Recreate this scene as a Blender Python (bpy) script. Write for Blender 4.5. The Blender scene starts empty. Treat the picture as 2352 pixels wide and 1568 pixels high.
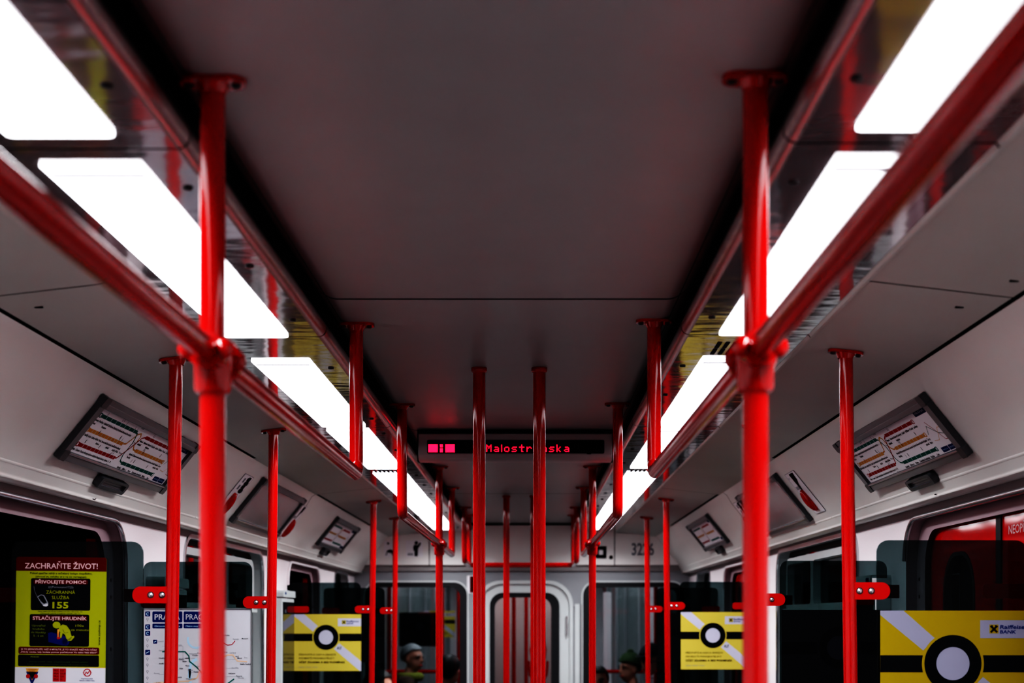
import bpy, bmesh, math, random
from math import pi, sin, cos, radians as R
from mathutils import Vector, Matrix
from mathutils.geometry import tessellate_polygon
random.seed(7)
SC = bpy.context.scene
COL = SC.collection
CX, CZ = 0.063, 1.45          # camera x and height
F, VX, VY = 3300.0, 1218.0, 1420.0

# ------------------------------------------------------------------ materials
MATS = {}
def mat(name, col, rough=0.5, metal=0.0, coat=0.0, emit=None, estr=0.0, var=0.06, vscale=9.0, bump=0.0, bscale=200.0, spec=0.5, stretch=None, rvar=0.0):
    if name in MATS: return MATS[name]
    m = bpy.data.materials.new(name); m.use_nodes = True
    nt = m.node_tree; N = nt.nodes; L = nt.links
    b = N['Principled BSDF']
    b.inputs['Roughness'].default_value = rough
    b.inputs['Metallic'].default_value = metal
    b.inputs['Coat Weight'].default_value = coat
    b.inputs['Coat Roughness'].default_value = 0.05
    b.inputs['Specular IOR Level'].default_value = spec
    tc = N.new('ShaderNodeTexCoord'); nz = N.new('ShaderNodeTexNoise')
    nz.inputs['Scale'].default_value = vscale; nz.inputs['Detail'].default_value = 4
    L.new(tc.outputs['Object'], nz.inputs['Vector'])
    mr = N.new('ShaderNodeMapRange')
    mr.inputs['To Min'].default_value = 1 - var; mr.inputs['To Max'].default_value = 1 + var
    L.new(nz.outputs['Fac'], mr.inputs['Value'])
    mx = N.new('ShaderNodeVectorMath'); mx.operation = 'SCALE'
    mx.inputs[0].default_value = col[:3]
    L.new(mr.outputs['Result'], mx.inputs['Scale'])
    L.new(mx.outputs['Vector'], b.inputs['Base Color'])
    if rvar:
        r2 = N.new('ShaderNodeMapRange'); r2.inputs['To Min'].default_value = max(0, rough - rvar); r2.inputs['To Max'].default_value = rough + rvar
        L.new(nz.outputs['Fac'], r2.inputs['Value']); L.new(r2.outputs['Result'], b.inputs['Roughness'])
    if bump:
        n2 = N.new('ShaderNodeTexNoise'); n2.inputs['Scale'].default_value = bscale; n2.inputs['Detail'].default_value = 2
        if stretch:
            mp = N.new('ShaderNodeMapping'); mp.inputs['Scale'].default_value = stretch
            L.new(tc.outputs['Object'], mp.inputs['Vector']); L.new(mp.outputs['Vector'], n2.inputs['Vector'])
        else: L.new(tc.outputs['Object'], n2.inputs['Vector'])
        bp = N.new('ShaderNodeBump'); bp.inputs['Strength'].default_value = bump; bp.inputs['Distance'].default_value = 0.01
        L.new(n2.outputs['Fac'], bp.inputs['Height']); L.new(bp.outputs['Normal'], b.inputs['Normal'])
    if emit:
        b.inputs['Emission Color'].default_value = (*emit, 1); b.inputs['Emission Strength'].default_value = estr
    MATS[name] = m
    return m
def glass_mat(name, tint, refl=0.1, rough=0.02, gcol=(0.9, 0.95, 1), fk=0.8):
    m = bpy.data.materials.new(name); m.use_nodes = True
    nt = m.node_tree; N = nt.nodes; L = nt.links
    N.remove(N['Principled BSDF'])
    out = N['Material Output']
    tr = N.new('ShaderNodeBsdfTransparent'); tr.inputs['Color'].default_value = (*tint, 1)
    gl = N.new('ShaderNodeBsdfGlossy'); gl.inputs['Roughness'].default_value = rough; gl.inputs['Color'].default_value = (*gcol, 1)
    lw = N.new('ShaderNodeFresnel'); lw.inputs['IOR'].default_value = 1.5
    ml = N.new('ShaderNodeMath'); ml.operation = 'MULTIPLY_ADD'; ml.inputs[1].default_value = 0.8; ml.inputs[2].default_value = refl
    L.new(lw.outputs['Fac'], ml.inputs[0]); ml.inputs[1].default_value = fk
    mx = N.new('ShaderNodeMixShader')
    L.new(ml.outputs['Value'], mx.inputs['Fac']); L.new(tr.outputs['BSDF'], mx.inputs[1]); L.new(gl.outputs['BSDF'], mx.inputs[2])
    L.new(mx.outputs['Shader'], out.inputs['Surface'])
    MATS[name] = m
    return m

M_RED = mat('red_powder_coat', (0.43, 0.0008, 0.0003), 0.13, coat=0.35, var=0.03, spec=0.45)
M_REDFLAT = mat('red_bracket_paint', (0.45, 0.002, 0.003), 0.55, var=0.05, spec=0.15)
M_CEIL = mat('ceiling_laminate', (0.345, 0.352, 0.348), 0.40, var=0.04, bump=0.06, bscale=420, spec=0.4)
M_SIDE = mat('side_ceiling_laminate', (0.45, 0.45, 0.425), 0.5, var=0.08, vscale=3, bump=0.03, bscale=300)
M_COVE = mat('cove_plastic', (0.78, 0.765, 0.735), 0.36, var=0.04, vscale=4, bump=0.03, bscale=350)
M_WALL = mat('speckled_wall_laminate', (0.80, 0.74, 0.76), 0.45, var=0.05, vscale=160, bump=0.03, bscale=250)
M_TRIM = mat('grey_speckled_trim', (0.27, 0.25, 0.25), 0.5, var=0.15, vscale=220)
M_DOORFRAME = mat('door_frame_paint', (0.34, 0.25, 0.27), 0.42, var=0.05)
M_SILVER = mat('silver_metal', (0.62, 0.62, 0.64), 0.25, metal=0.9, var=0.05)
M_BLACK = mat('black_rubber', (0.012, 0.013, 0.016), 0.5)
M_GAP = mat('dark_gap', (0.006, 0.007, 0.009), 0.9)
M_MIRROR = mat('polished_steel_trough', (0.44, 0.405, 0.415), 0.085, metal=0.62, var=0.04, bump=0.13, bscale=5.5, stretch=(1.0, 2.2, 1))
M_CURL = mat('rolled_aluminium_edge', (0.58, 0.50, 0.50), 0.26, metal=0.9, var=0.06, bump=0.03, bscale=8)
M_LAMP = mat('lamp_diffuser', (0.9, 0.9, 0.92), 0.4, emit=(0.93, 0.95, 1.0), estr=3.2, var=0.01)
M_LAMPDIM = mat('lamp_diffuser_far_car', (0.9, 0.9, 0.92), 0.4, emit=(0.9, 0.95, 1.0), estr=15.0, var=0.01)
M_LAMPEND = mat('lamp_end_strip', (0.8, 0.8, 0.85), 0.4, emit=(0.8, 0.82, 0.95), estr=0.3, var=0.01)
M_GREYP = mat('grey_plastic_frame', (0.17, 0.172, 0.18), 0.32, var=0.06)
M_GREYC = mat('dark_grey_corner_plastic', (0.075, 0.078, 0.085), 0.35, var=0.06)
M_ALU = mat('brushed_aluminium', (0.52, 0.52, 0.53), 0.3, metal=1.0, var=0.05)
M_PAPER = mat('white_paper', (0.88, 0.85, 0.88), 0.45, var=0.02)
M_PRINTK = mat('black_print', (0.006, 0.007, 0.009), 0.5, spec=0.04)
M_PRINTG = mat('grey_print', (0.25, 0.26, 0.29), 0.6, spec=0.04)
M_GREEN = mat('green_print', (0.004, 0.12, 0.10), 0.45, spec=0.04)
M_YEL = mat('ochre_print', (0.62, 0.30, 0.07), 0.45, spec=0.04)
M_CRED = mat('crimson_print', (0.36, 0.015, 0.02), 0.45, spec=0.04)
M_NAVY = mat('navy_print', (0.006, 0.022, 0.12), 0.45, spec=0.04)
M_SKYB = mat('pale_blue_print', (0.42, 0.62, 0.78), 0.5)
M_SALMON = mat('pale_orange_print', (0.72, 0.48, 0.32), 0.5)
M_WHITE = mat('white_print', (0.56, 0.56, 0.60), 0.5, spec=0.1)
M_ADY = mat('yellow_ad_print', (0.58, 0.475, 0.10), 0.4, spec=0.04, var=0.03)
M_ADW = mat('white_ad_print', (0.52, 0.52, 0.63), 0.4, var=0.02)
M_LIME = mat('lime_print', (0.30, 0.33, 0.008), 0.4, spec=0.04, var=0.03)
M_MAROON = mat('maroon_print', (0.085, 0.002, 0.002), 0.4, spec=0.04)
M_PINK = mat('pale_pink_print', (0.62, 0.42, 0.42), 0.5)
M_DGREEN = mat('faint_green_print', (0.06, 0.10, 0.02), 0.5, spec=0.04)
M_FADED = mat('dim_lime_print', (0.20, 0.24, 0.03), 0.5, spec=0.04)
M_BLUEF = mat('deep_blue_print', (0.006, 0.014, 0.12), 0.5, spec=0.04)
M_BACK = mat('poster_back', (0.008, 0.009, 0.011), 0.6, spec=0.04)
M_BACK2 = mat('poster_back_ring', (0.0045, 0.005, 0.006), 0.6, spec=0.04)
M_BACK3 = mat('poster_back_disc', (0.013, 0.015, 0.021), 0.6, spec=0.04)
M_BLANK = mat('blank_ad_acrylic', (0.60, 0.60, 0.61), 0.2, metal=0.4, var=0.05, bump=0.05, bscale=6)
M_LED = mat('led_dot', (0.3, 0.01, 0.02), 0.4, emit=(1.0, 0.012, 0.05), estr=4.5, var=0.01)
M_SIGN = mat('sign_housing', (0.38, 0.35, 0.35), 0.4, var=0.04)
M_SIGNW = mat('sign_window', (0.003, 0.003, 0.004), 0.5, spec=0.05)
M_DOORRED = mat('door_leaf_red', (0.50, 0.003, 0.004), 0.06, var=0.03, bump=0.05, bscale=4, spec=0.55)
M_FLOOR = mat('speckled_floor', (0.03, 0.03, 0.032), 0.6, var=0.25, vscale=300)
M_ENDW = mat('end_wall_grey', (0.30, 0.31, 0.325), 0.4, var=0.05)
M_DOORW = mat('end_door_pale', (0.60, 0.63, 0.63), 0.35, var=0.04)
M_BOX = mat('intercom_steel', (0.50, 0.54, 0.54), 0.35, metal=0.0, var=0.05)
M_BOXF = mat('intercom_dark_glass', (0.03, 0.035, 0.04), 0.05, metal=0.3, var=0.05)
M_BENCH = mat('bench_fabric', (0.16, 0.02, 0.03), 0.8, var=0.2, vscale=60)
M_TUNNEL = mat('tunnel_concrete', (0.012, 0.013, 0.016), 0.9, var=0.3)
M_TEALD = mat('dark_teal_panel', (0.055, 0.085, 0.095), 0.4, var=0.2)
M_NEXT = mat('next_car_wall', (0.075, 0.105, 0.11), 0.3, var=0.3)
M_PINKP = mat('pale_pink_panel', (0.50, 0.36, 0.34), 0.4)
M_POST = mat('next_car_posts', (0.30, 0.31, 0.33), 0.4)
M_ENDP = mat('end_panel_beige', (0.88, 0.85, 0.83), 0.4, var=0.03)
M_ADY2 = mat('yellow_ad_print_shaded', (0.31, 0.225, 0.010), 0.4, var=0.03, spec=0.04)  # dimmer light on the near right poster, put into its yellow and white
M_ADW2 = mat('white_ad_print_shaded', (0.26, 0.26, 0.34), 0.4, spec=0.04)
M_SKIN = mat('skin', (0.50, 0.25, 0.18), 0.5, var=0.05)
M_HAIRK = mat('dark_hair', (0.012, 0.01, 0.01), 0.6, var=0.3, vscale=80)
M_HAIRG = mat('grey_hair', (0.24, 0.25, 0.26), 0.6, var=0.3, vscale=80)
M_HAT = mat('dark_felt_hat', (0.012, 0.013, 0.016), 0.85)
M_BEANIE = mat('green_knit', (0.04, 0.07, 0.03), 0.9, var=0.3, vscale=60, bump=0.3, bscale=90)
M_COATK = mat('dark_coat', (0.016, 0.017, 0.022), 0.85, var=0.2)
M_COATB = mat('brown_coat', (0.06, 0.04, 0.03), 0.85, var=0.2)
M_SCARF = mat('yellow_scarf', (0.22, 0.23, 0.05), 0.9, var=0.3, vscale=40)
M_EYE = mat('eye', (0.02, 0.015, 0.012), 0.2)
G_SCREEN = glass_mat('tinted_screen_glass', (0.30, 0.37, 0.375), refl=0.0, fk=0.25)
G_END = glass_mat('end_window_glass', (0.8, 0.82, 0.83), refl=0.01, fk=0.5)
G_WINDOW = glass_mat('window_glass', (0.45, 0.5, 0.52), refl=0.02)

# ------------------------------------------------------------------ mesh builder
def rrect(x0, y0, x1, y1, r, seg=6, rs=None):
    rs = rs or (r, r, r, r)       # bl, br, tr, tl
    pts = []
    for (cx, cy, a0, rr) in ((x0, y0, pi, rs[0]), (x1, y0, 1.5 * pi, rs[1]), (x1, y1, 0, rs[2]), (x0, y1, .5 * pi, rs[3])):
        sx = 1 if cx == x0 else -1; sy = 1 if cy == y0 else -1
        ox, oy = cx + sx * rr, cy + sy * rr
        if rr <= 1e-6: pts.append((cx, cy)); continue
        for k in range(seg + 1):
            a = a0 + k * pi / 2 / seg
            pts.append((ox + rr * cos(a), oy + rr * sin(a)))
    return pts
def circ(cx, cy, r, n=32, ry=None): return [(cx + r * cos(2 * pi * k / n), cy + (ry or r) * sin(2 * pi * k / n)) for k in range(n)]
def fillet(path, r, seg=6):
    out = [Vector(path[0])]
    for i in range(1, len(path) - 1):
        p, a, b = Vector(path[i]), Vector(path[i - 1]), Vector(path[i + 1])
        d1, d2 = (a - p).normalized(), (b - p).normalized()
        ang = d1.angle(d2); t = r / math.tan(ang / 2)
        p1, p2 = p + d1 * t, p + d2 * t
        c = p + (d1 + d2).normalized() * (r / sin(ang / 2))
        v1, v2 = p1 - c, p2 - c
        tot = v1.angle(v2); ax = v1.cross(v2).normalized()
        for k in range(seg + 1): out.append(c + Matrix.Rotation(tot * k / seg, 3, ax) @ v1)
    out.append(Vector(path[-1]))
    return out

class MB:
    def __init__(s): s.v = []; s.f = []; s.m = []; s.sm = []; s.mats = []
    def mi(s, m):
        if m not in s.mats: s.mats.append(m)
        return s.mats.index(m)
    def add(s, vs, fs, m, smooth=False, M=None):
        o = len(s.v); k = s.mi(m)
        s.v += [tuple(M @ Vector(p)) if M else tuple(p) for p in vs]
        for f in fs: s.f.append([i + o for i in f]); s.m.append(k); s.sm.append(smooth)
    def box(s, x0, x1, y0, y1, z0, z1, m, M=None):
        v = [(x, y, z) for z in (z0, z1) for y in (y0, y1) for x in (x0, x1)]
        s.add(v, [(0, 2, 3, 1), (4, 5, 7, 6), (0, 1, 5, 4), (2, 6, 7, 3), (0, 4, 6, 2), (1, 3, 7, 5)], m, M=M)
    def plate(s, outer, holes, z0, z1, m, side=None, M=None, back=True, hole_side=None):
        loops = [[Vector((p[0], p[1], 0)) for p in outer]] + [[Vector((p[0], p[1], 0)) for p in h] for h in holes]
        tris = tessellate_polygon(loops)
        flat = [p for l in loops for p in l]; n = len(flat)
        def area(t):
            a, b, c = (flat[i] for i in t); return (b - a).cross(c - a).z
        tris = [t if area(t) > 0 else (t[0], t[2], t[1]) for t in tris]
        s.add([(p.x, p.y, z1) for p in flat], tris, m, M=M)
        if z1 > z0:
            if back: s.add([(p.x, p.y, z0) for p in flat], [(t[0], t[2], t[1]) for t in tris], m, M=M)
            for li, l in enumerate(loops):
                k = len(l); ar = sum(l[i].x * l[(i + 1) % k].y - l[(i + 1) % k].x * l[i].y for i in range(k))
                vs = [(p.x, p.y, z0) for p in l] + [(p.x, p.y, z1) for p in l]
                fs = []
                for i in range(k):
                    j = (i + 1) % k
                    q = (i, j, j + k, i + k)
                    if (ar > 0) != (li == 0): q = q[::-1]
                    fs.append(q)
                s.add(vs, fs, (side or m) if li == 0 else (hole_side or side or m), smooth=False, M=M)
    def poly(s, pts, z, m, M=None): s.plate(pts, [], z, z, m, M=M)
    def ring(s, cx, cy, r0, r1, z, m, n=40, a0=0, a1=2 * pi):
        vs = []; fs = []
        for k in range(n + 1):
            a = a0 + (a1 - a0) * k / n
            vs += [(cx + r0 * cos(a), cy + r0 * sin(a), z), (cx + r1 * cos(a), cy + r1 * sin(a), z)]
        for k in range(n): fs.append((2 * k, 2 * k + 1, 2 * k + 3, 2 * k + 2))
        s.add(vs, fs, m)
    def line(s, pts, w, z, m):
        # flat ribbon through 2D points with mitred joints
        n = len(pts); P = [Vector((p[0], p[1])) for p in pts]; vs = []
        for i in range(n):
            d = Vector((0, 0))
            if i > 0: d += (P[i] - P[i - 1]).normalized()
            if i < n - 1: d += (P[i + 1] - P[i]).normalized()
            if d.length < 1e-6: d = Vector((1, 0))
            d.normalize(); nn = Vector((-d.y, d.x))
            ref = (P[i + 1] - P[i]).normalized() if i < n - 1 else (P[i] - P[i - 1]).normalized()
            c = max(.4, abs(d.dot(ref))); hw = w / 2 / c
            vs += [(P[i].x + nn.x * hw, P[i].y + nn.y * hw, z), (P[i].x - nn.x * hw, P[i].y - nn.y * hw, z)]
        s.add(vs, [(2 * i, 2 * i + 1, 2 * i + 3, 2 * i + 2) for i in range(n - 1)], m)
    def tube(s, path, r, m, seg=20, caps=True, M=None):
        P = [Vector(p) for p in path]; n = len(P)
        T = [(P[min(i + 1, n - 1)] - P[max(i - 1, 0)]).normalized() for i in range(n)]
        up = Vector((0, 0, 1)) if abs(T[0].z) < .9 else Vector((1, 0, 0))
        u = T[0].cross(up).normalized(); vs = []; rr = r if hasattr(r, '__len__') else [r] * n
        for i in range(n):
            if i: u = (u - T[i] * u.dot(T[i])).normalized()
            w = T[i].cross(u)
            for k in range(seg):
                a = 2 * pi * k / seg; vs.append(P[i] + (u * cos(a) + w * sin(a)) * rr[i])
        fs = [(i * seg + k, i * seg + (k + 1) % seg, (i + 1) * seg + (k + 1) % seg, (i + 1) * seg + k) for i in range(n - 1) for k in range(seg)]
        s.add(vs, fs, m, True, M)
        if caps:
            s.add(vs[:seg], [tuple(range(seg))[::-1]], m, False, M); s.add(vs[-seg:], [tuple(range(seg))], m, False, M)
    def lathe(s, prof, m, c=(0, 0, 0), axis='Z', seg=28, M=None):
        vs = []
        for (r, h) in prof:
            for k in range(seg):
                a = 2 * pi * k / seg; x, y = r * cos(a), r * sin(a)
                p = {'Z': (x, y, h), 'Y': (x, h, -y), 'X': (h, x, y)}[axis]
                vs.append((p[0] + c[0], p[1] + c[1], p[2] + c[2]))
        n = len(prof)
        fs = [(i * seg + k, i * seg + (k + 1) % seg, (i + 1) * seg + (k + 1) % seg, (i + 1) * seg + k) for i in range(n - 1) for k in range(seg)]
        s.add(vs, fs, m, True, M)
    def ball(s, c, rx, ry, rz, m, u=16, v=10, M=None):
        vs = [(c[0], c[1], c[2] - rz)]
        for j in range(1, v):
            t = pi * j / v - pi / 2
            for i in range(u): vs.append((c[0] + rx * cos(t) * cos(2 * pi * i / u), c[1] + ry * cos(t) * sin(2 * pi * i / u), c[2] + rz * sin(t)))
        vs.append((c[0], c[1], c[2] + rz)); top = len(vs) - 1; fs = []
        for i in range(u):
            fs.append((0, 1 + (i + 1) % u, 1 + i)); fs.append((top, 1 + (v - 2) * u + i, 1 + (v - 2) * u + (i + 1) % u))
        for j in range(v - 2):
            for i in range(u): fs.append((1 + j * u + i, 1 + j * u + (i + 1) % u, 1 + (j + 1) * u + (i + 1) % u, 1 + (j + 1) * u + i))
        s.add(vs, fs, m, True, M)
    def sweep(s, prof, y0, y1, m, smooth=False):
        # profile in (x,z) swept along y (open)
        n = len(prof); vs = [(p[0], y0, p[1]) for p in prof] + [(p[0], y1, p[1]) for p in prof]
        s.add(vs, [(i, i + 1, i + 1 + n, i + n) for i in range(n - 1)], m, smooth)
    def text(s, txt, x, y, z, h, m, width=None, align='L', bold=0.0, shear=0.0, rot=0.0, res=2):
        """h = capital height; width forces the total width"""
        c = bpy.data.curves.new('t', 'FONT'); c.body = txt; c.resolution_u = res; c.offset = bold; c.shear = shear
        o = bpy.data.objects.new('t', c); COL.objects.link(o)
        dg = bpy.context.evaluated_depsgraph_get(); me = bpy.data.meshes.new_from_object(o.evaluated_get(dg))
        if len(me.vertices):
            xs = [v.co.x for v in me.vertices]; x0, x1 = min(xs), max(xs)
            k = h / 0.73; kx = (width / (x1 - x0)) if width else k
            off = {'L': 0, 'C': -(x1 - x0) / 2, 'R': -(x1 - x0)}[align]
            ca, sa = cos(rot), sin(rot); vs = []
            for v in me.vertices:
                px, py = (v.co.x - x0 + off) * kx, v.co.y * k
                vs.append((x + px * ca - py * sa, y + px * sa + py * ca, z))
            fs = []
            for p in me.polygons:
                f = list(p.vertices)
                if p.normal.z < 0: f = f[::-1]
                fs.append(f)
            s.add(vs, fs, m)
        bpy.data.objects.remove(o); bpy.data.curves.remove(c); bpy.data.meshes.remove(me)
    def build(s, name, parent=None, bevel=0.0, mw=None):
        me = bpy.data.meshes.new(name); me.from_pydata([tuple(v) for v in s.v], [], s.f)
        for m in s.mats: me.materials.append(m)
        me.polygons.foreach_set('material_index', s.m); me.polygons.foreach_set('use_smooth', s.sm); me.update()
        o = bpy.data.objects.new(name, me); COL.objects.link(o)
        if parent: o.parent = parent
        if mw is not None: o.matrix_world = mw
        if bevel:
            b = o.modifiers.new('bevel', 'BEVEL'); b.width = bevel; b.segments = 2; b.limit_method = 'ANGLE'; b.angle_limit = R(40)
        return o
def tag(o, label=None, cat=None, group=None, kind=None):
    if label: o['label'] = label
    if cat: o['category'] = cat
    if group: o['group'] = group
    if kind: o['kind'] = kind
    return o
def thing(name, label, cat, loc=(0, 0, 0), group=None, mw=None):
    o = bpy.data.objects.new(name, None); COL.objects.link(o); o.empty_display_size = .05
    if mw is not None: o.matrix_world = mw
    else: o.location = loc
    return tag(o, label, cat, group)
def struct(name, mb, label=None, **k): return tag(mb.build(name, **k), label, None, None, 'structure')
def frame(es, et, n, o):
    M = Matrix.Identity(4)
    for i in range(3): M[i][0], M[i][1], M[i][2], M[i][3] = es[i], et[i], n[i], o[i]
    return M

# ------------------------------------------------------------------ key levels
ZC, ZS, ZG = 2.17, 2.105, 2.07        # aisle ceiling, lamp trough, groove beside the cove
XS0, XS1, XG = 0.430, 0.709, 1.01
XR, ZR = 1.20, CZ + .385               # ridge at the foot of the cove
XW = 1.27
YB, YE = -4.0, 10.9
SL = math.hypot(XR - XG, ZG - ZR)
def side_z(x): return ZS - (ZS - ZG) * (abs(x) - XS1) / (XG - XS1)
def cove_mw(sd, y, t):
    """panel frame on the cove: local x = reading direction, y = up the slope, z = into the car; t = 0 top .. 1 ridge"""
    x = XG + (XR - XG) * t; z = ZG + (ZR - ZG) * t
    es = Vector((0, -sd, 0)); et = Vector((-sd * .6287, 0, .7776)); n = es.cross(et)
    return frame(es, et, n, Vector((sd * x, y, z)) + n * .001)
def wall_mw(sd, y, z, x=XW):
    es = Vector((0, -sd, 0)); et = Vector((0, 0, 1)); n = es.cross(et)
    return frame(es, et, n, (sd * x, y, z))
def face_mw(x, y, z, rot=0.0):
    """panel facing the camera (-Y)"""
    return Matrix.Translation((x, y, z)) @ Matrix.Rotation(R(90), 4, 'X') @ Matrix.Rotation(rot, 4, 'Z')

# ------------------------------------------------------------------ the setting
b = MB(); b.box(-1.36, 1.36, YB, YE, -.05, 0, M_FLOOR); struct('floor', b)
b = MB(); b.box(-1.4, 1.4, YB - .06, YB, 0, 2.3, M_TEALD); struct('wall_back', b)
for sd in (-1, 1):
    b = MB(); x0, x1 = sorted((sd * 1.255, sd * 1.27)); b.box(x0, x1, YB, YE, 0, .88, M_TEALD); struct('dark_bounce_panel_left' if sd < 0 else 'dark_bounce_panel_right', b)  # unseen dark panel, added to cut light bounced up to the ceiling
# aisle ceiling in panels with dark joints
b = MB()
js = [YB, 3.24, 5.50, 8.28, YE]
cp = [(-.372 - .062 * k / 8, ZC + .045 * (k / 8) ** 2) for k in range(8, 0, -1)] + [(-.372, ZC), (.372, ZC)] + [(.372 + .062 * k / 8, ZC + .045 * (k / 8) ** 2) for k in range(1, 9)]
for a, c in zip(js[:-1], js[1:]): b.sweep(cp[::-1], a + .006, c - .006, M_CEIL, True)
b.box(-.62, .62, YB, YE, ZC + .047, ZC + .07, M_GAP)
b.box(-.40, .40, YB, YE, ZC + .008, ZC + .02, M_GAP)
struct('ceiling', b)
for sd in (-1, 1):
    # side ceiling between the lamp trough and the cove, with a cross seam and grooves
    b = MB()
    def sc_strip(x0, x1, y0, y1, m, up=0.0):
        p = [(sd * x0, side_z(x0) + up), (sd * x1, side_z(x1) + up)]
        if sd > 0: p = p[::-1]
        b.sweep(p, y0, y1, m)
    ys = [YB, 2.785, 7.2, YE]
    for a, c in zip(ys[:-1], ys[1:]): sc_strip(XS1 + .006, XG - .012, a + .003, c - .003, M_SIDE)
    sc_strip(XS1 - .1, XG + .06, YB, YE, M_GAP, .012)
    for a, c in ((5.56, 7.2), (9.6, YE)): sc_strip(XG - .013, XG + .002, a, c, M_SIDE, -.0005)
    # small scuffs beside the seam
    for (y, x) in ((2.66, .96), (2.9, .93)):
        b.box(sd * x - .008, sd * x + .008, y, y + .006, side_z(x) - .002, side_z(x) + .004, M_GAP)
    struct('ceiling', b)
    # the cove (sloping panel with a rounded foot)
    b = MB()
    prof = [(XG, ZG), (XG + .02, ZG - .012), (XG + .045, ZG - .055), (XR - .012, ZR + .016)]
    for k in range(7):
        a = R(-39 + 14 * 0) + (R(-90) - R(-39)) * 0
    fo = []
    cx, cz, rr = XR - .018, ZR - .014, .024
    for k in range(8):
        a = R(35 - 125 * k / 7); fo.append((cx + rr * cos(a), cz + rr * sin(a)))
    prof = prof + [(XR + .012, ZR - .03), (XR + .016, CZ + .350), (XR + .010, CZ + .343), (XW + .01, CZ + .343)]
    prof = [(sd * x, z) for x, z in prof]
    if sd > 0: prof = prof[::-1]
    seams = [YB, 7.18 if sd < 0 else 7.075, YE]
    for a, c in zip(seams[:-1], seams[1:]): b.sweep(prof, a + .004, c - .004, M_COVE, True)
    b.sweep([(p[0] + sd * .012, p[1] + .012) for p in prof], YB, YE, M_GAP)
    struct('trim_1' if sd < 0 else 'trim_2', b)
    # ridge highlight bead at the foot of the cove
    b = MB()
    for a, c in ((YB, 5.4), (5.41, YE)): b.tube([(sd * (XR + .004), a, ZR - .003), (sd * (XR + .004), c, ZR - .003)], .007, M_COVE, 12)
    struct('trim_3' if sd < 0 else 'trim_4', b)

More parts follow.
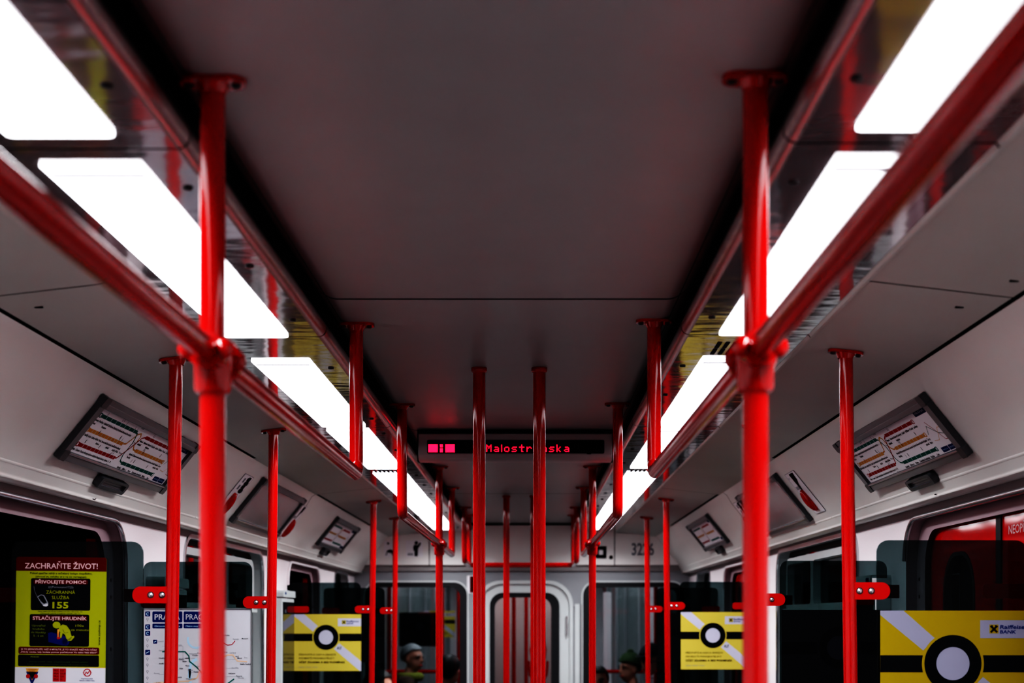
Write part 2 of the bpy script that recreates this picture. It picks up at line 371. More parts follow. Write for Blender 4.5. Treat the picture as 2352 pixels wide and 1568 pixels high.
# side walls with door and window openings (u = distance along the car, v = height)
OPEN = {-1: dict(doors=[(3.50, 4.62), (7.98, 8.98)], wins=[(5.52, 7.16), (9.75, 10.5)]),
        1: dict(doors=[(3.40, 4.52), (7.80, 8.85)], wins=[(5.28, 7.02), (9.6, 10.4)])}
ZT = CZ + .343
for sd in (-1, 1):
    ds, ws = OPEN[sd]['doors'], OPEN[sd]['wins']
    sg = -sd
    holes = []
    def span(a, c): return (min(sg * a, sg * c), max(sg * a, sg * c))
    for d in ds:
        x0, x1 = span(d[0] - .10, d[1] + .095); holes.append(rrect(x0, .02, x1, CZ + .312, .1, rs=(0, 0, .13, .13)))
    for w in ws:
        x0, x1 = span(*w); holes.append(rrect(x0, .92, x1, CZ + .326, .11))
    x0, x1 = span(YB, YE)
    b = MB(); b.plate([(x0, 0), (x1, 0), (x1, ZT + .02), (x0, ZT + .02)], holes, -.06, 0, M_WALL, hole_side=M_DOORFRAME)
    struct('wall_left' if sd < 0 else 'wall_right', b, mw=wall_mw(sd, 0, 0))
    # grey speckled band under the cove
    b = MB(); b.box(x0, x1, CZ + .318, CZ + .345, .0005, .004, M_TRIM); struct('trim_5' if sd < 0 else 'trim_6', b, mw=wall_mw(sd, 0, 0))
    # outside: dark tunnel wall
    b = MB(); b.box(sd * 2.0 - .03, sd * 2.0 + .03, YB, 26, -.2, 2.9, M_TUNNEL); struct('wall_outside_left' if sd < 0 else 'wall_outside_right', b)
    # door frames and leaves
    for i, d in enumerate(ds):
        x0, x1 = span(*d)
        b = MB()
        ox0, ox1 = span(d[0] - .102, d[1] + .097)
        b.plate(rrect(ox0, .02, ox1, CZ + .314, .1, rs=(0, 0, .13, .13)), [rrect(x0, .03, x1, CZ + .275, .1, rs=(0, 0, .11, .11))], -.05, -.035, M_DOORFRAME, side=M_BLACK)
        # bright rounded edge over the door
        arc = [(p[0], p[1], .003) for p in rrect(ox0, .02, ox1, CZ + .314, .1, rs=(0, 0, .13, .13))]
        k = len(arc); arc = arc[1:]
        b.tube(arc, .009, M_SILVER if i == 0 else M_WALL, 8)
        for yy in (.125, .07, -.10, -.32):
            for xx in (ox0 + .035, ox1 - .035): b.lathe([(0, .002), (.006, .002), (.006, 0)], M_BLACK, (xx, CZ + yy, -.034), seg=10)
        n = (1 if sd < 0 else 3) + i
        root = struct('door_%d' % n, b, mw=wall_mw(sd, 0, 0))
        lb = MB()
        if sd > 0:
            mid = (x0 + x1) / 2 + (.10 if i == 0 else 0)
            spans = [(x0, mid - .018), (mid + .018, x1)]
            for (a, c) in spans:
                wx0, wx1 = a + .13, c - .17
                if a == spans[0][0]: wx0, wx1 = a + .15, c - .21
                else: wx0, wx1 = a + .235, c - .05
                hole = rrect(wx0, .80, wx1, CZ + .185, (wx1 - wx0) * .42, seg=8)
                lb.plate([(a, .03), (c, .03), (c, CZ + .29), (a, CZ + .29)], [hole], -.085, -.055, M_DOORRED, hole_side=M_BLACK)
                pn = MB(); pn.plate(hole, [], -.075, -.07, G_WINDOW); pn.build('window_pane', root)
                gk = MB(); gk.plate(rrect(wx0 - .012, .79, wx1 + .012, CZ + .197, (wx1 - wx0) * .44, seg=8), [hole], -.055, -.052, M_BLACK); gk.build('window_gasket', root)
            lb.build('door_leaf', root)
            rb = MB(); rb.box(mid - .02, mid + .02, .03, CZ + .29, -.08, -.05, M_BLACK); rb.build('rubber_seal', root)
            if i == 0:
                tb = MB(); tb.text('NEOPÍREJTE SE', -3.79, CZ + .222, -.0545, .024, M_PINK, width=.275, bold=.01)
                tb.build('lettering', root)
                stb = MB(); stb.plate([(-4.36, 1.30), (-4.27, 1.30), (-4.27, 1.585), (-4.36, 1.585)], [[(-4.356, 1.304), (-4.274, 1.304), (-4.274, 1.581), (-4.356, 1.581)]], -.0695, -.069, M_TEALD)  # thin dark teal rectangle outline drawn on the door pane
                stb.build('window_sticker', root)
        else:
            # leaf slid open: only its red edge shows at the far jamb
            lb.box(x1 - .035, x1 + .03, .03, CZ + .255, -.085, -.055, M_DOORRED); lb.build('door_leaf', root)
    # windows
    for i, w in enumerate(ws):
        x0, x1 = span(*w)
        b = MB()
        b.plate(rrect(x0 - .006, .914, x1 + .006, CZ + .332, .115), [rrect(x0 + .012, .932, x1 - .012, CZ + .314, .10)], -.002, .007, M_SILVER)
        b.plate(rrect(x0 + .0005, .9205, x1 - .0005, CZ + .3255, .11), [rrect(x0 + .005, .925, x1 - .005, CZ + .321, .105)], -.06, -.001, M_BOX)
        b.plate(rrect(x0, .92, x1, CZ + .326, .11), [rrect(x0 + .035, .955, x1 - .035, CZ + .30, .09)], -.065, -.05, M_BLACK)
        root = struct('window_%d' % ((1 if sd < 0 else 3) + i), b, mw=wall_mw(sd, 0, 0))
        p = MB(); p.plate(rrect(x0 + .03, .95, x1 - .03, CZ + .305, .09), [], -.062, -.058, G_WINDOW); p.build('window_pane', root)
        if i == 0:
            fr = MB(); a0, a1 = x0 + .10, x1 - .10; md = (a0 + a1) / 2 + (-.14 if sd > 0 else .1)
            fr.plate(rrect(a0, CZ + .03, a1, CZ + .285, .06), [rrect(a0 + .035, CZ + .065, md - .03, CZ + .255, .03), rrect(md + .03, CZ + .065, a1 - .035, CZ + .255, .03)], -.058, -.025, M_BOX)
            fr.box(a0 + .02, a1 - .02, CZ + .03, CZ + .045, -.03, -.005, M_BOX)
            fr.build('vent_frame', root, bevel=.004)

# end wall with two windows and a door
def end_wall(y, nm, front):
    hs = [rrect(-1.19, .80, -.416, CZ + .274, .10, seg=8), rrect(.463, .80, 1.235, CZ + .274, .10, seg=8), rrect(-.325, .02, .367, CZ + .268, .14, seg=8, rs=(0, 0, .17, .17))]
    b = MB(); b.plate([(-1.30, 0), (1.30, 0), (1.30, 2.25), (-1.30, 2.25)], hs, 0, .06, M_ENDW)
    return struct(nm, b, mw=face_mw(0, y + .06, 0))
end_wall(YE, 'wall_front', True)
b = MB()
pts = [(-1.24, CZ + .405), (1.24, CZ + .405), (1.20, CZ + .44), (1.02, 2.075), (.7, 2.10), (.62, 2.16), (-.62, 2.16), (-.7, 2.10), (-1.02, 2.075), (-1.20, CZ + .44)]
b.plate(pts, [], 0, .045, M_ENDP)
for x in (-.70, .70): b.box(x - .003, x + .003, CZ + .40, 2.11, .0445, .0458, M_GAP)
b.box(-.62, .62, 2.155, 2.17, .02, .047, M_GAP)
b.box(-1.25, 1.25, CZ + .36, CZ + .405, 0, .02, M_TRIM)  # grey strip stands in for the shade under the beige panel's edge
struct('trim_7', b, mw=face_mw(0, YE, 0))
for i, (x0, x1) in enumerate(((-1.19, -.416), (.463, 1.235))):
    b = MB(); o = rrect(x0, .80, x1, CZ + .274, .10, seg=8); g = rrect(x0 + .055, .855, x1 - .055, CZ + .238, .075, seg=8)
    b.plate(o, [g], .01, .066, M_BLACK)
    b.plate(rrect(x0 - .012, .788, x1 + .012, CZ + .286, .11, seg=8), [o], .058, .068, M_DOORW)
    root = struct('window_%d' % (5 + i), b, mw=face_mw(0, YE + .06, 0))
    p = MB(); p.plate(g, [], .03, .035, G_END); p.build('window_pane', root)
b = MB(); o = rrect(-.32, .02, .362, CZ + .262, .14, seg=8, rs=(0, 0, .165, .165)); g0 = rrect(-.244, .70, .284, CZ + .196, .1, seg=8); g = rrect(-.208, .74, .222, CZ + .16, .085, seg=8)
b.plate(o, [g0], .02, .05, M_DOORW)
b.plate(g0, [g], .02, .058, M_BLACK)
b.plate(rrect(-.345, .02, .387, CZ + .288, .14, seg=8, rs=(0, 0, .185, .185)), [o], .055, .07, M_DOORW)
root = struct('door_5', b, mw=face_mw(0, YE + .06, 0))
p = MB(); p.plate(g, [], .035, .04, G_END); p.build('window_pane', root)
h = MB(); h.box(.335, .345, CZ - .13, CZ + .02, .05, .075, M_SILVER); h.box(.40, .435, .2, CZ + .11, .06, .075, M_DOORW); h.box(.448, .455, .2, CZ + .11, .06, .072, M_TRIM); h.build('door_handle', root)

# ------------------------------------------------------------------ lamp troughs
LAMPS = {-1: [(.66, 1.945), (2.065, 3.33), (3.635, 4.89), (4.975, 6.26), (6.45, 7.72), (7.80, 9.07), (9.20, 10.52)]}
LAMPS[1] = [(a - .03, c - .025) for a, c in LAMPS[-1]]
def light(sd, i, y0, y1, yp0, yp1):
    WHERE = ['nearest the camera, cut by the picture edge', 'second from the camera, behind the tall near pole', 'third from the camera', 'fourth from the camera', 'fifth from the camera', 'sixth from the camera', 'farthest, above the end wall']
    t = thing('ceiling_light', 'bright white trough lamp on the %s, %s' % ('left' if sd < 0 else 'right', WHERE[i]), 'ceiling light', (sd * .57, yp0, ZS), 'lamps in the %s trough' % ('left' if sd < 0 else 'right'))
    b = MB()
    def pr(l): return [(sd * x - sd * .57, z - ZS) for x, z in (l if sd < 0 else l[::-1])]
    L0, L1 = .003, yp1 - yp0 - .003
    flat = [(XS1 - .004, ZS), (XS0, ZS)]; lip = [(XS1 + .012, ZS + .001), (XS1 + .008, ZS - .005), (XS1, ZS - .006), (XS1 - .004, ZS)]
    curl = [(XS0 - .019 * sin(a), ZS + .019 - .019 * cos(a)) for a in [R(90 * k / 6) for k in range(7)]] + [(XS0 - .019, ZS + .027), (XS0 - .010, ZS + .029)]
    b.sweep(pr(flat), L0, L1, M_MIRROR); b.build('reflector_panel', t)
    c = MB(); c.sweep(pr(lip), L0, L1, M_SIDE); c.build('edge_lip', t)
    c = MB(); c.sweep(pr(curl), L0, L1, M_CURL, True)
    c.sweep(pr([(XS0 - .010, ZS + .029), (XS0 + .012, ZS + .034), (XS0 + .03, ZC + .047)]), L0, L1, M_GAP); c.build('rolled_edge', t)
    d = MB(); a0, a1 = (-.074, .074)
    ya, yb = y0 - yp0, y1 - yp0
    M = Matrix.Scale(-1, 4, (0, 0, 1))
    d.plate([(p[0], p[1]) for p in rrect(a0, ya, a1, yb, .03, rs=(.004, .004, .014, .010))][::-1], [], 0, .005, M_LAMP, M=M)
    dd = d.build('diffuser', t)
    e = MB(); e.box(a0 + .006, a1 - .006, ya + .035, ya + .05, -.0062, -.005, M_LAMPEND); e.build('end_strip', dd)
    for k in range(3):
        yy = ya + .12 + (yb - ya - .3) * k / 2
        s = MB(); s.lathe([(0, -.003), (.007, -.003), (.008, 0)], M_BLACK, (-sd * .112, yy, 0), seg=12); s.build('screw', t)
    if (sd > 0 and i in (2, 4, 6)) or (sd < 0 and i in (4, 6)):
        v = MB(); y = y0 - yp0 - .20 if y0 - yp0 > .2 else .02
        for k in range(7):
            for r in range(2): v.box(-.062 + .019 * k, -.052 + .019 * k, y + r * .085, y + .07 + r * .085, -.0012, 0, M_GAP)
        v.build('vent_slots', t)
    return t
for sd in (-1, 1):
    ls = LAMPS[sd]; bnd = [.64] + [ls[0][1] + .06, ls[1][1] + .012, ls[2][1] + .035, ls[3][1] + .02, ls[4][1] + .03, ls[5][1] + .03] + [YE]
    for i, (a, c) in enumerate(ls): light(sd, i, a, c, bnd[i], bnd[i + 1])
    pf = [(XS1, ZS + .004), (XS0, ZS + .004), (XS0 - .010, ZS + .012), (XS0 - .012, ZS + .03)]; pf = [(sd * x, z) for x, z in (pf if sd < 0 else pf[::-1])]
    b = MB(); b.sweep(pf, YB, YE, M_GAP); struct('seam_light_stop_left' if sd < 0 else 'seam_light_stop_right', b)  # added dark backing, keeps light from showing through the panel seams
    b = MB(); b.box(sd * .57 - .155, sd * .57 + .155, YB, .63, ZS, ZS + .004, M_MIRROR); struct('trim_8' if sd < 0 else 'trim_9', b)

# ------------------------------------------------------------------ handrails and poles
ZH = CZ + .352
RR = .017
def flange(par, x, y, z, l=.088, w=.042, th=.007, rot=0.0, screws=True):
    b = MB(); b.plate(rrect(-l / 2, -w / 2, l / 2, w / 2, w / 2 - .0005, seg=8), [], -th, 0, M_RED)
    b.lathe([(RR + .006, -th), (RR + .003, -th - .006), (RR, -th - .012)], M_RED)
    o = b.build('ceiling_flange', par, bevel=.0012); o.location = (x, y, z); o.rotation_euler = (0, rot, 0)
    if screws:
        for sx in (-1, 1):
            s = MB(); s.lathe([(0, -th - .004), (.005, -th - .004), (.007, -th)], M_BLACK, (sx * l * .36, 0, 0), seg=12); s.build('flange_screw', o)
def clamp(par, x, y, z):
    b = MB()
    b.tube([(x, y, z - .052), (x, y, z - .047), (x, y, z + .02)], [RR + .004, RR + .0075, RR + .0075], M_RED, 24)
    b.tube([(x, y - .05, z), (x, y + .06, z)], RR + .0075, M_RED, 24)
    for dy in (-.05, .04):
        for sx in (-1, 1): b.ball((x + sx * .024, y + dy + .005, z), .012, .011, .014, M_RED, 12, 8)
    b.tube([(x, y + .04, z), (x, y + .055, z)], RR + .014, M_RED, 20)
    b.build('clamp', par)
def rail(label, x, ya, yb, y_pole, up0, up1, group):
    t = thing('handrail', label, 'handrail', (x, y_pole, 0), group)
    pts = []
    if up0: pts.append((0, ya - y_pole, ZC - .003))
    pts += [(0, ya - y_pole, ZH), (0, yb - y_pole, ZH)]
    if up1: pts.append((0, yb - y_pole, ZC - .003))
    b = MB(); b.tube(fillet(pts, .032, 8), RR, M_RED, 24); b.build('rail', t)
    p = MB(); p.tube([(0, 0, .0), (0, 0, ZC - .003)], RR, M_RED, 28); p.build('pole', t)
    clamp(t, 0, 0, ZH)
    flange(t, 0, 0, ZC)
    if up0: flange(t, 0, ya - y_pole, ZC)
    if up1: flange(t, 0, yb - y_pole, ZC)
    return t
XP = .362
rail('red handrail with tall pole at front left, running past the camera', -XP, -1.6, 3.51, 1.922, False, True, 'near aisle handrails')
rail('red handrail with tall pole at front right, running past the camera', XP, -1.6, 3.47, 1.908, False, True, 'near aisle handrails')
rail('short red handrail hung between two uprights, farther down the left aisle', -XP - .006, 4.83, 7.90, 6.80, True, True, 'farther aisle handrails')
rail('short red handrail hung between two uprights, farther down the right aisle', XP - .006, 4.81, 7.88, 6.78, True, True, 'farther aisle handrails')
t = thing('crossbar_handrail', 'red U-shaped crossbar hung from the ceiling just before the end wall', 'handrail', (0, 10.0, 0))
zb = CZ + .372
b = MB(); b.tube(fillet([(-XP, -.72, ZC - .003), (-XP, -.72, zb), (-XP, 0, zb), (XP, 0, zb), (XP, -.72, zb), (XP, -.72, ZC - .003)], .05, 8), RR, M_RED, 20); b.build('rail', t)
for sx in (-1, 1):
    b = MB(); b.tube([(sx * XP, -.03, zb), (sx * XP, -.03, ZC - .003)], RR, M_RED, 20); b.build('upright', t)
    flange(t, sx * XP, -.72, ZC); flange(t, sx * XP, -.03, ZC)
def grab(label, x, y, group):
    t = thing('grab_pole', label, 'pole', (x, y, 0), group)
    b = MB(); b.tube([(0, 0, 0), (0, 0, ZC - .004)], .018, M_RED, 32); b.build('pole', t)
    f = MB(); f.lathe([(0, 0), (.023, 0), (.023, -.009), (.0215, -.012), (.018, -.014)], M_RED, (0, 0, ZC)); f.build('ceiling_collar', t)
grab('left one of the twin red aisle poles in front of the LED sign', -.084, 4.13, 'twin aisle poles before the sign')
grab('right one of the twin red aisle poles in front of the LED sign', .089, 4.13, 'twin aisle poles before the sign')
grab('thin far red aisle pole seen between the twin near poles', -.077, 8.42, 'twin aisle poles near the end wall')
grab('far red aisle pole almost hidden behind the right twin pole', .082, 8.42, 'twin aisle poles near the end wall')

# partition screens by the doors
def screen(label, sd, y, xt, xb, gx0, gtop, zbr, lbr=.095):
    """xt/xb = pole centre at ceiling / floor; gx0 = aisle edge of the glass"""
    t = thing('partition_screen', label, 'partition screen', (sd * xb, y, 0), 'partition screens by the doors')
    zt = side_z(xt) - .004
    xat = lambda z: sd * (xb + (xt - xb) * z / zt) - sd * xb
    b = MB(); b.tube([(xat(0), 0, 0), (xat(1.0), 0, 1.0), (xat(zt), 0, zt)], .0165, M_RED, 28); b.build('pole', t)
    flange(t, xat(zt), 0, zt + .003, l=.085, w=.04, rot=sd * math.atan2(ZS - ZG, XG - XS1))
    g = MB(); x0, x1 = sorted((sd * (gx0 - xb), sd * (1.255 - xb)))
    g.plate(rrect(x0, .45, x1, gtop, .028), [], -.003, .003, G_SCREEN)
    gp = g.build('glass_pane', t); gp.rotation_euler = (R(90), 0, 0); gp.location = (0, .004, 0)
    zz = zbr; px = xat(zz)
    k = MB()
    xa, xc = sorted((px, px + sd * lbr)); rs = (.02, .003, .003, .02) if sd < 0 else (.003, .02, .02, .003)
    k.plate(rrect(xa, zz - .0205, xc, zz + .0205, .02, rs=rs, seg=8), [], .0, .010, M_REDFLAT)
    ko = k.build('bracket', t, bevel=.0015); ko.rotation_euler = (R(90), 0, 0); ko.location = (0, -.003, 0)
    for d in (.022, .05):
        s = MB(); s.lathe([(0, .004), (.005, .0035), (.0065, 0)], M_SILVER, (px + sd * d, zz, .010), seg=14); s.ring(px + sd * d, zz, .0065, .0085, .0103, M_BLACK, 14); s.build('bolt', ko)
    k = MB(); xa, xc = sorted((px, px + sd * (lbr + .028))); k.plate(rrect(xa, zz - .017, xc, zz + .015, .002), [], 0, .008, M_REDFLAT)
    k2 = k.build('back_plate', t); k2.rotation_euler = (R(90), 0, 0); k2.location = (0, .018, 0)
    k = MB(); xa, xc = sorted((sd * (1.265 - xb), sd * (1.15 - xb))); k.plate(rrect(xa, zz - .018, xc, zz + .018, .012), [], 0, .01, M_REDFLAT)
    k3 = k.build('wall_bracket', t, bevel=.001); k3.rotation_euler = (R(90), 0, 0); k3.location = (0, -.003 if y > 6 else .016, 0)
    return t
screen('red pole and smoked glass screen at near left, holding the lime rescue poster', -1, 3.545, .811, .845, .893, CZ + .190, CZ + .058)
screen('red pole and smoked glass screen at near left, behind the white metro map', -1, 4.89, .811, .835, .885, CZ + .193, CZ + .055)
screen('far left red pole and smoked glass screen, holding the yellow bank poster', -1, 7.88, .797, .82, .868, CZ + .197, CZ + .05)
screen('farthest left red pole and smoked glass screen, next to the end wall', -1, 9.17, .797, .815, .868, CZ + .195, CZ + .05)
screen('red pole and smoked glass screen at near right, holding the large cropped bank poster', 1, 3.447, .820, .85, .895, CZ + .188, CZ + .066)
screen('right smoked glass screen mostly behind the thick near pole, with a black poster back', 1, 4.80, .811, .835, .897, CZ + .193, CZ + .063)
screen('far right red pole and smoked glass screen, holding the small yellow bank poster', 1, 7.73, .794, .815, .868, CZ + .197, CZ + .068)
screen('farthest right red pole and smoked glass screen, next to the end wall', 1, 9.13, .804, .82, .868, CZ + .195, CZ + .06)

# ------------------------------------------------------------------ posters
def bank_poster(label, x, y, ztop, w, group=None, M_ADY=M_ADY, M_ADW=M_ADW):
    t = thing('bank_poster', label, 'poster', group=group or 'yellow bank posters', mw=face_mw(x, y, ztop))
    def P(l): return [(a * w, -c * w) for a, c in l]
    b = MB(); b.plate(P([(0, .85), (1, .85), (1, 0), (0, 0)]), [], 0, .0008, M_ADY); b.build('sheet', t)
    b = MB(); z = .001
    b.poly(P([(0, .029), (.281, .261), (.356, .18), (.152, 0), (0, 0)]), z, M_ADW); b.build('diagonal_band', t); b = MB()
    b.poly(P([(.59, .517), (.98, .848), (1, .848), (1, .703), (.672, .434)]), z, M_ADW)
    b.build('diagonal_band', t)
    b = MB(); z = .0013
    cx, cy = .475, .3465
    for sgn in (-1, 1):
        n = 10; y0, y1 = .292, .402; arc = []
        for k in range(n + 1):
            yy = y0 + (y1 - y0) * k / n; arc.append((cx + sgn * math.sqrt(.203 ** 2 - (yy - cy) ** 2), yy))
        e = 0 if sgn < 0 else 1
        b.poly(P([(e, y0)] + arc + [(e, y1)]), z, M_PRINTK)
    b.ring(cx * w, -cy * w, .187 * w, .205 * w, z, M_ADY, 48)
    b.ring(cx * w, -cy * w, .109 * w, .187 * w, z + .0002, M_PRINTK, 48)
    b.poly([(cx * w + .11 * w * cos(2 * pi * k / 40), -cy * w + .11 * w * sin(2 * pi * k / 40)) for k in range(40)], z, M_ADW)
    b.build('zero_ring', t)
    b = MB(); z = .0013
    b.poly(P([(.653, .18), (1, .18), (1, .063), (.653, .063)]), z, M_ADW)
    b.poly(P([(.711, .152), (.775, .152), (.775, .089), (.711, .089)]), z + .0002, M_PRINTG)
    b.poly(P([(.714, .149), (.772, .149), (.772, .092), (.714, .092)]), z + .0004, M_ADY)
    for (p, q) in (((.722, .100), (.764, .142)), ((.764, .100), (.722, .142))): b.line(P([p, q]), .013 * w, z + .0006, M_PRINTK)
    for (p, q) in (((.719, .106), (.735, .098)), ((.767, .106), (.751, .098))): b.line(P([p, q]), .008 * w, z + .0006, M_PRINTK)
    b.text('Raiffeisen', .782 * w, -.119 * w, z + .0004, .026 * w, M_NAVY, width=.185 * w, bold=.02, shear=.1)
    b.text('BANK', .782 * w, -.15 * w, z + .0004, .023 * w, M_NAVY, width=.105 * w, bold=.02, shear=.1)
    b.build('logo_panel', t)
    b = MB(); z = .0016
    b.text('Kč', .64 * w, -.525 * w, z, .04 * w, M_PRINTK, bold=.02, shear=.25)
    b.text('PŘESTUPTE K NÁM A ZÍSKEJTE', .072 * w, -.615 * w, z, .026 * w, M_PRINTK, width=.55 * w)
    b.text('OSOBNÍ ČI PODNIKATELSKÝ', .072 * w, -.671 * w, z, .026 * w, M_PRINTK, width=.53 * w)
    b.text('ÚČET ZDARMA A BEZ PODMÍNEK', .072 * w, -.731 * w, z, .028 * w, M_PRINTK, width=.69 * w, bold=.025)
    b.text('800 900 900', .072 * w, -.80 * w, z, .016 * w, M_PRINTG, width=.28 * w)
    b.build('lettering', t)
    return t
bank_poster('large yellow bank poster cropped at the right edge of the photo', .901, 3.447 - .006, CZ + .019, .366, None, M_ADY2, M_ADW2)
bank_poster('yellow bank poster on the far left screen', -1.231, 7.88 - .006, CZ + .024, .367)
bank_poster('small yellow bank poster on the far right screen', .872, 7.73 - .006, CZ + .035, .363)
def back_poster(label, x, y, ztop, w):
    t = thing('reversed_poster', label, 'poster', group='black poster backs', mw=face_mw(x, y, ztop))
    b = MB(); b.plate([(0, -.85 * w), (w, -.85 * w), (w, 0), (0, 0)], [], 0, .001, M_BACK); b.build('sheet', t)
    b = MB(); cx, cy = .525, .3465
    for (a, c) in ((0, cx - .2), (cx + .2, 1)): b.poly([(a * w, -.402 * w), (c * w, -.402 * w), (c * w, -.292 * w), (a * w, -.292 * w)], .0013, M_BACK2)
    b.ring(cx * w, -cy * w, .11 * w, .187 * w, .0013, M_BACK2, 40); b.poly(circ(cx * w, -cy * w, .11 * w, 40), .0013, M_BACK3); b.build('show_through_ring', t)
back_poster('black back of a poster with a faint ring, right of the thick right pole', .901, 4.80 - .006, CZ + .029, .366)
back_poster('black back of a poster on the farthest left screen', -1.235, 9.17 - .006, CZ + .032, .366)
back_poster('black back of a poster on the farthest right screen', .87, 9.13 - .006, CZ + .036, .366)

# rescue poster (drawn in the units of a 955 x 1350 sheet)
k = .2235 / 955
t = thing('rescue_poster', 'lime and red rescue poster headed ZACHRAŇTE ŽIVOT on the near left screen', 'poster', mw=face_mw(-1.203, 3.545 - .006, CZ + .1525, 0) @ Matrix(((1, .0224, 0, 0), (0, 1, 0, 0), (0, 0, 1, 0), (0, 0, 0, 1))))
def q(x0, y0, x1, y1, r=0): return rrect(x0 * k, -y1 * k, x1 * k, -y0 * k, r * k, rs=None if r else (0, 0, 0, 0))
b = MB(); b.plate(q(0, 0, 955, 1350, 28), [], 0, .0006, M_LIME)
b.build('sheet', t)
b = MB(); z = .0008
b.poly(rrect(0, -148 * k, 955 * k, 0, 28 * k, rs=(0, 0, 28 * k, 28 * k)), z, M_MAROON)
b.text('ZACHRAŇTE ŽIVOT!', 477 * k, -122 * k, .001, 60 * k, M_PINK, width=772 * k, align='C', bold=.012, res=4); b.build('header_band', t)
b = MB()
b.text('Pokud spatříte náhlý a nečekaný kolaps dospělého,', 477 * k, -181 * k, z, 20 * k, M_PRINTK, width=655 * k, align='C', bold=.02)
b.text('(zhroutí se, nehýbe se a na nic nereaguje):', 477 * k, -216 * k, z, 20 * k, M_PRINTK, width=540 * k, align='C', bold=.02)
b.text('Pokud z jakéhokoliv důvodu nemůžete volat přímo tísňové číslo 155,', 472 * k, -578 * k, z, 11 * k, M_PRINTK, width=470 * k, align='C', bold=.02)
b.text('můžete použít i jednotné evropské číslo tísňového volání 112.', 472 * k, -598 * k, z, 11 * k, M_PRINTK, width=425 * k, align='C', bold=.02)
b.text('www.zzshmp.cz', 895 * k, -925 * k, z, 22 * k, M_PRINTK, width=265 * k, bold=.02, rot=pi / 2); b.build('lettering', t)
b = MB()
b.poly(q(160, 225, 787, 560, 18), z, M_PRINTK); b.poly(q(185, 236, 762, 288, 20), z + .0002, M_MAROON)
b.text('PŘIVOLEJTE POMOC', 474 * k, -278 * k, z + .0004, 34 * k, M_PINK, width=535 * k, align='C', bold=.02)
b.text('(((Pomoooc!!!)))', 476 * k, -326 * k, z + .0004, 22 * k, M_PRINTG, width=262 * k, align='C')
b.text('ZÁCHRANNÁ', 474 * k, -387 * k, z + .0004, 36 * k, M_LIME, width=305 * k, align='C')
b.text('SLUŽBA', 474 * k, -443 * k, z + .0004, 36 * k, M_LIME, width=185 * k, align='C')
b.text('155', 474 * k, -538 * k, z + .0004, 68 * k, M_LIME, width=170 * k, align='C', bold=.03)
def sp(l): return [(x * k, -y * k) for x, y in l]
b.poly(sp([(225, 420), (265, 396), (300, 402), (346, 486), (343, 512), (322, 522), (290, 515), (262, 478)][::-1]), z + .0003, M_PRINTG)
b.poly(sp([(236, 424), (266, 404), (292, 408), (330, 480), (300, 494), (268, 468)][::-1]), z + .0004, M_PRINTK)
b.poly(sp([(294, 502), (340, 490), (343, 512), (322, 522), (290, 515)][::-1]), z + .0005, M_WHITE)
b.line(sp([(232, 424), (212, 390), (196, 345), (192, 310)]), 3 * k, z + .0004, M_PRINTG); b.build('call_panel', t)
b = MB()
b.poly(q(150, 603, 778, 940, 18), z, M_PRINTK); b.poly(q(172, 616, 756, 668, 20), z + .0002, M_MAROON)
b.text('STLAČUJTE HRUDNÍK', 468 * k, -662 * k, z + .0004, 36 * k, M_PINK, width=572 * k, align='C', bold=.02)
for i, s_ in enumerate(('Uprostřed', 'hrudníku', 'do hloubky', '5 - 6 cm')): b.text(s_, 245 * k, -(732 + 36 * i) * k, z + .0004, 22 * k, M_FADED, width=(140, 124, 155, 105)[i] * k, align='C')
b.text('100x', 680 * k, -730 * k, z + .0004, 24 * k, M_LIME, width=90 * k, align='C')
b.text('za minutu', 680 * k, -774 * k, z + .0004, 24 * k, M_LIME, width=185 * k, align='C')
b.poly(sp([(345, 800), (380, 790), (520, 830), (560, 850), (545, 925), (500, 930), (350, 895)][::-1]), z + .0003, M_BLUEF)
b.poly([(535 * k + 38 * k * cos(2 * pi * i / 20), -(890) * k + 42 * k * sin(2 * pi * i / 20)) for i in range(20)], z + .0003, M_BLUEF)
b.poly([(435 * k + 42 * k * cos(2 * pi * i / 20), -(715) * k + 36 * k * sin(2 * pi * i / 20)) for i in range(20)], z + .0004, M_LIME)
b.poly(sp([(465, 730), (500, 708), (540, 718), (580, 770), (585, 800), (600, 845), (570, 880), (540, 858), (525, 815), (500, 800), (488, 850), (470, 848), (474, 790), (455, 765)][::-1]), z + .0004, M_LIME)
b.poly(sp([(560, 862), (600, 830), (620, 825), (625, 840), (590, 880), (550, 885)][::-1]), z + .0004, M_LIME)
b.line(sp([(455, 760), (452, 845)]), 20 * k, z + .0005, M_YEL); b.line(sp([(444, 800), (446, 848)]), 4 * k, z + .0006, M_CRED); b.line(sp([(460, 800), (459, 848)]), 4 * k, z + .0006, M_CRED)
b.line(sp([(500, 760), (520, 800), (560, 790)]), 3 * k, z + .0006, M_PRINTK)
b.poly(sp([(436, 845), (475, 840), (475, 862), (445, 866)][::-1]), z + .0005, M_CRED)
b.build('massage_panel', t)
b = MB(); b.poly(q(35, 947, 888, 1023, 18), z, M_MAROON)
b.text('JE TO JEDNODUŠŠÍ, NEŽ SI MYSLÍTE, JE TO SNAZŠÍ, NEŽ NÁS UČILI!', 462 * k, -980 * k, z + .0003, 17 * k, M_PINK, width=800 * k, align='C', bold=.01)
b.text('„Nikdy nevíte, kdy budete pomoc potřebovat Vy nebo Vaši blízcí!“', 462 * k, -1008 * k, z + .0003, 17 * k, M_PINK, width=815 * k, align='C', bold=.01)
b.build('red_banner', t)
b = MB(); b.poly(q(33, 1030, 886, 1150, 14), z, M_PRINTK)
b.text('POZOR!', 165 * k, -1058 * k, z + .0003, 14 * k, M_FADED, width=90 * k, bold=.01)
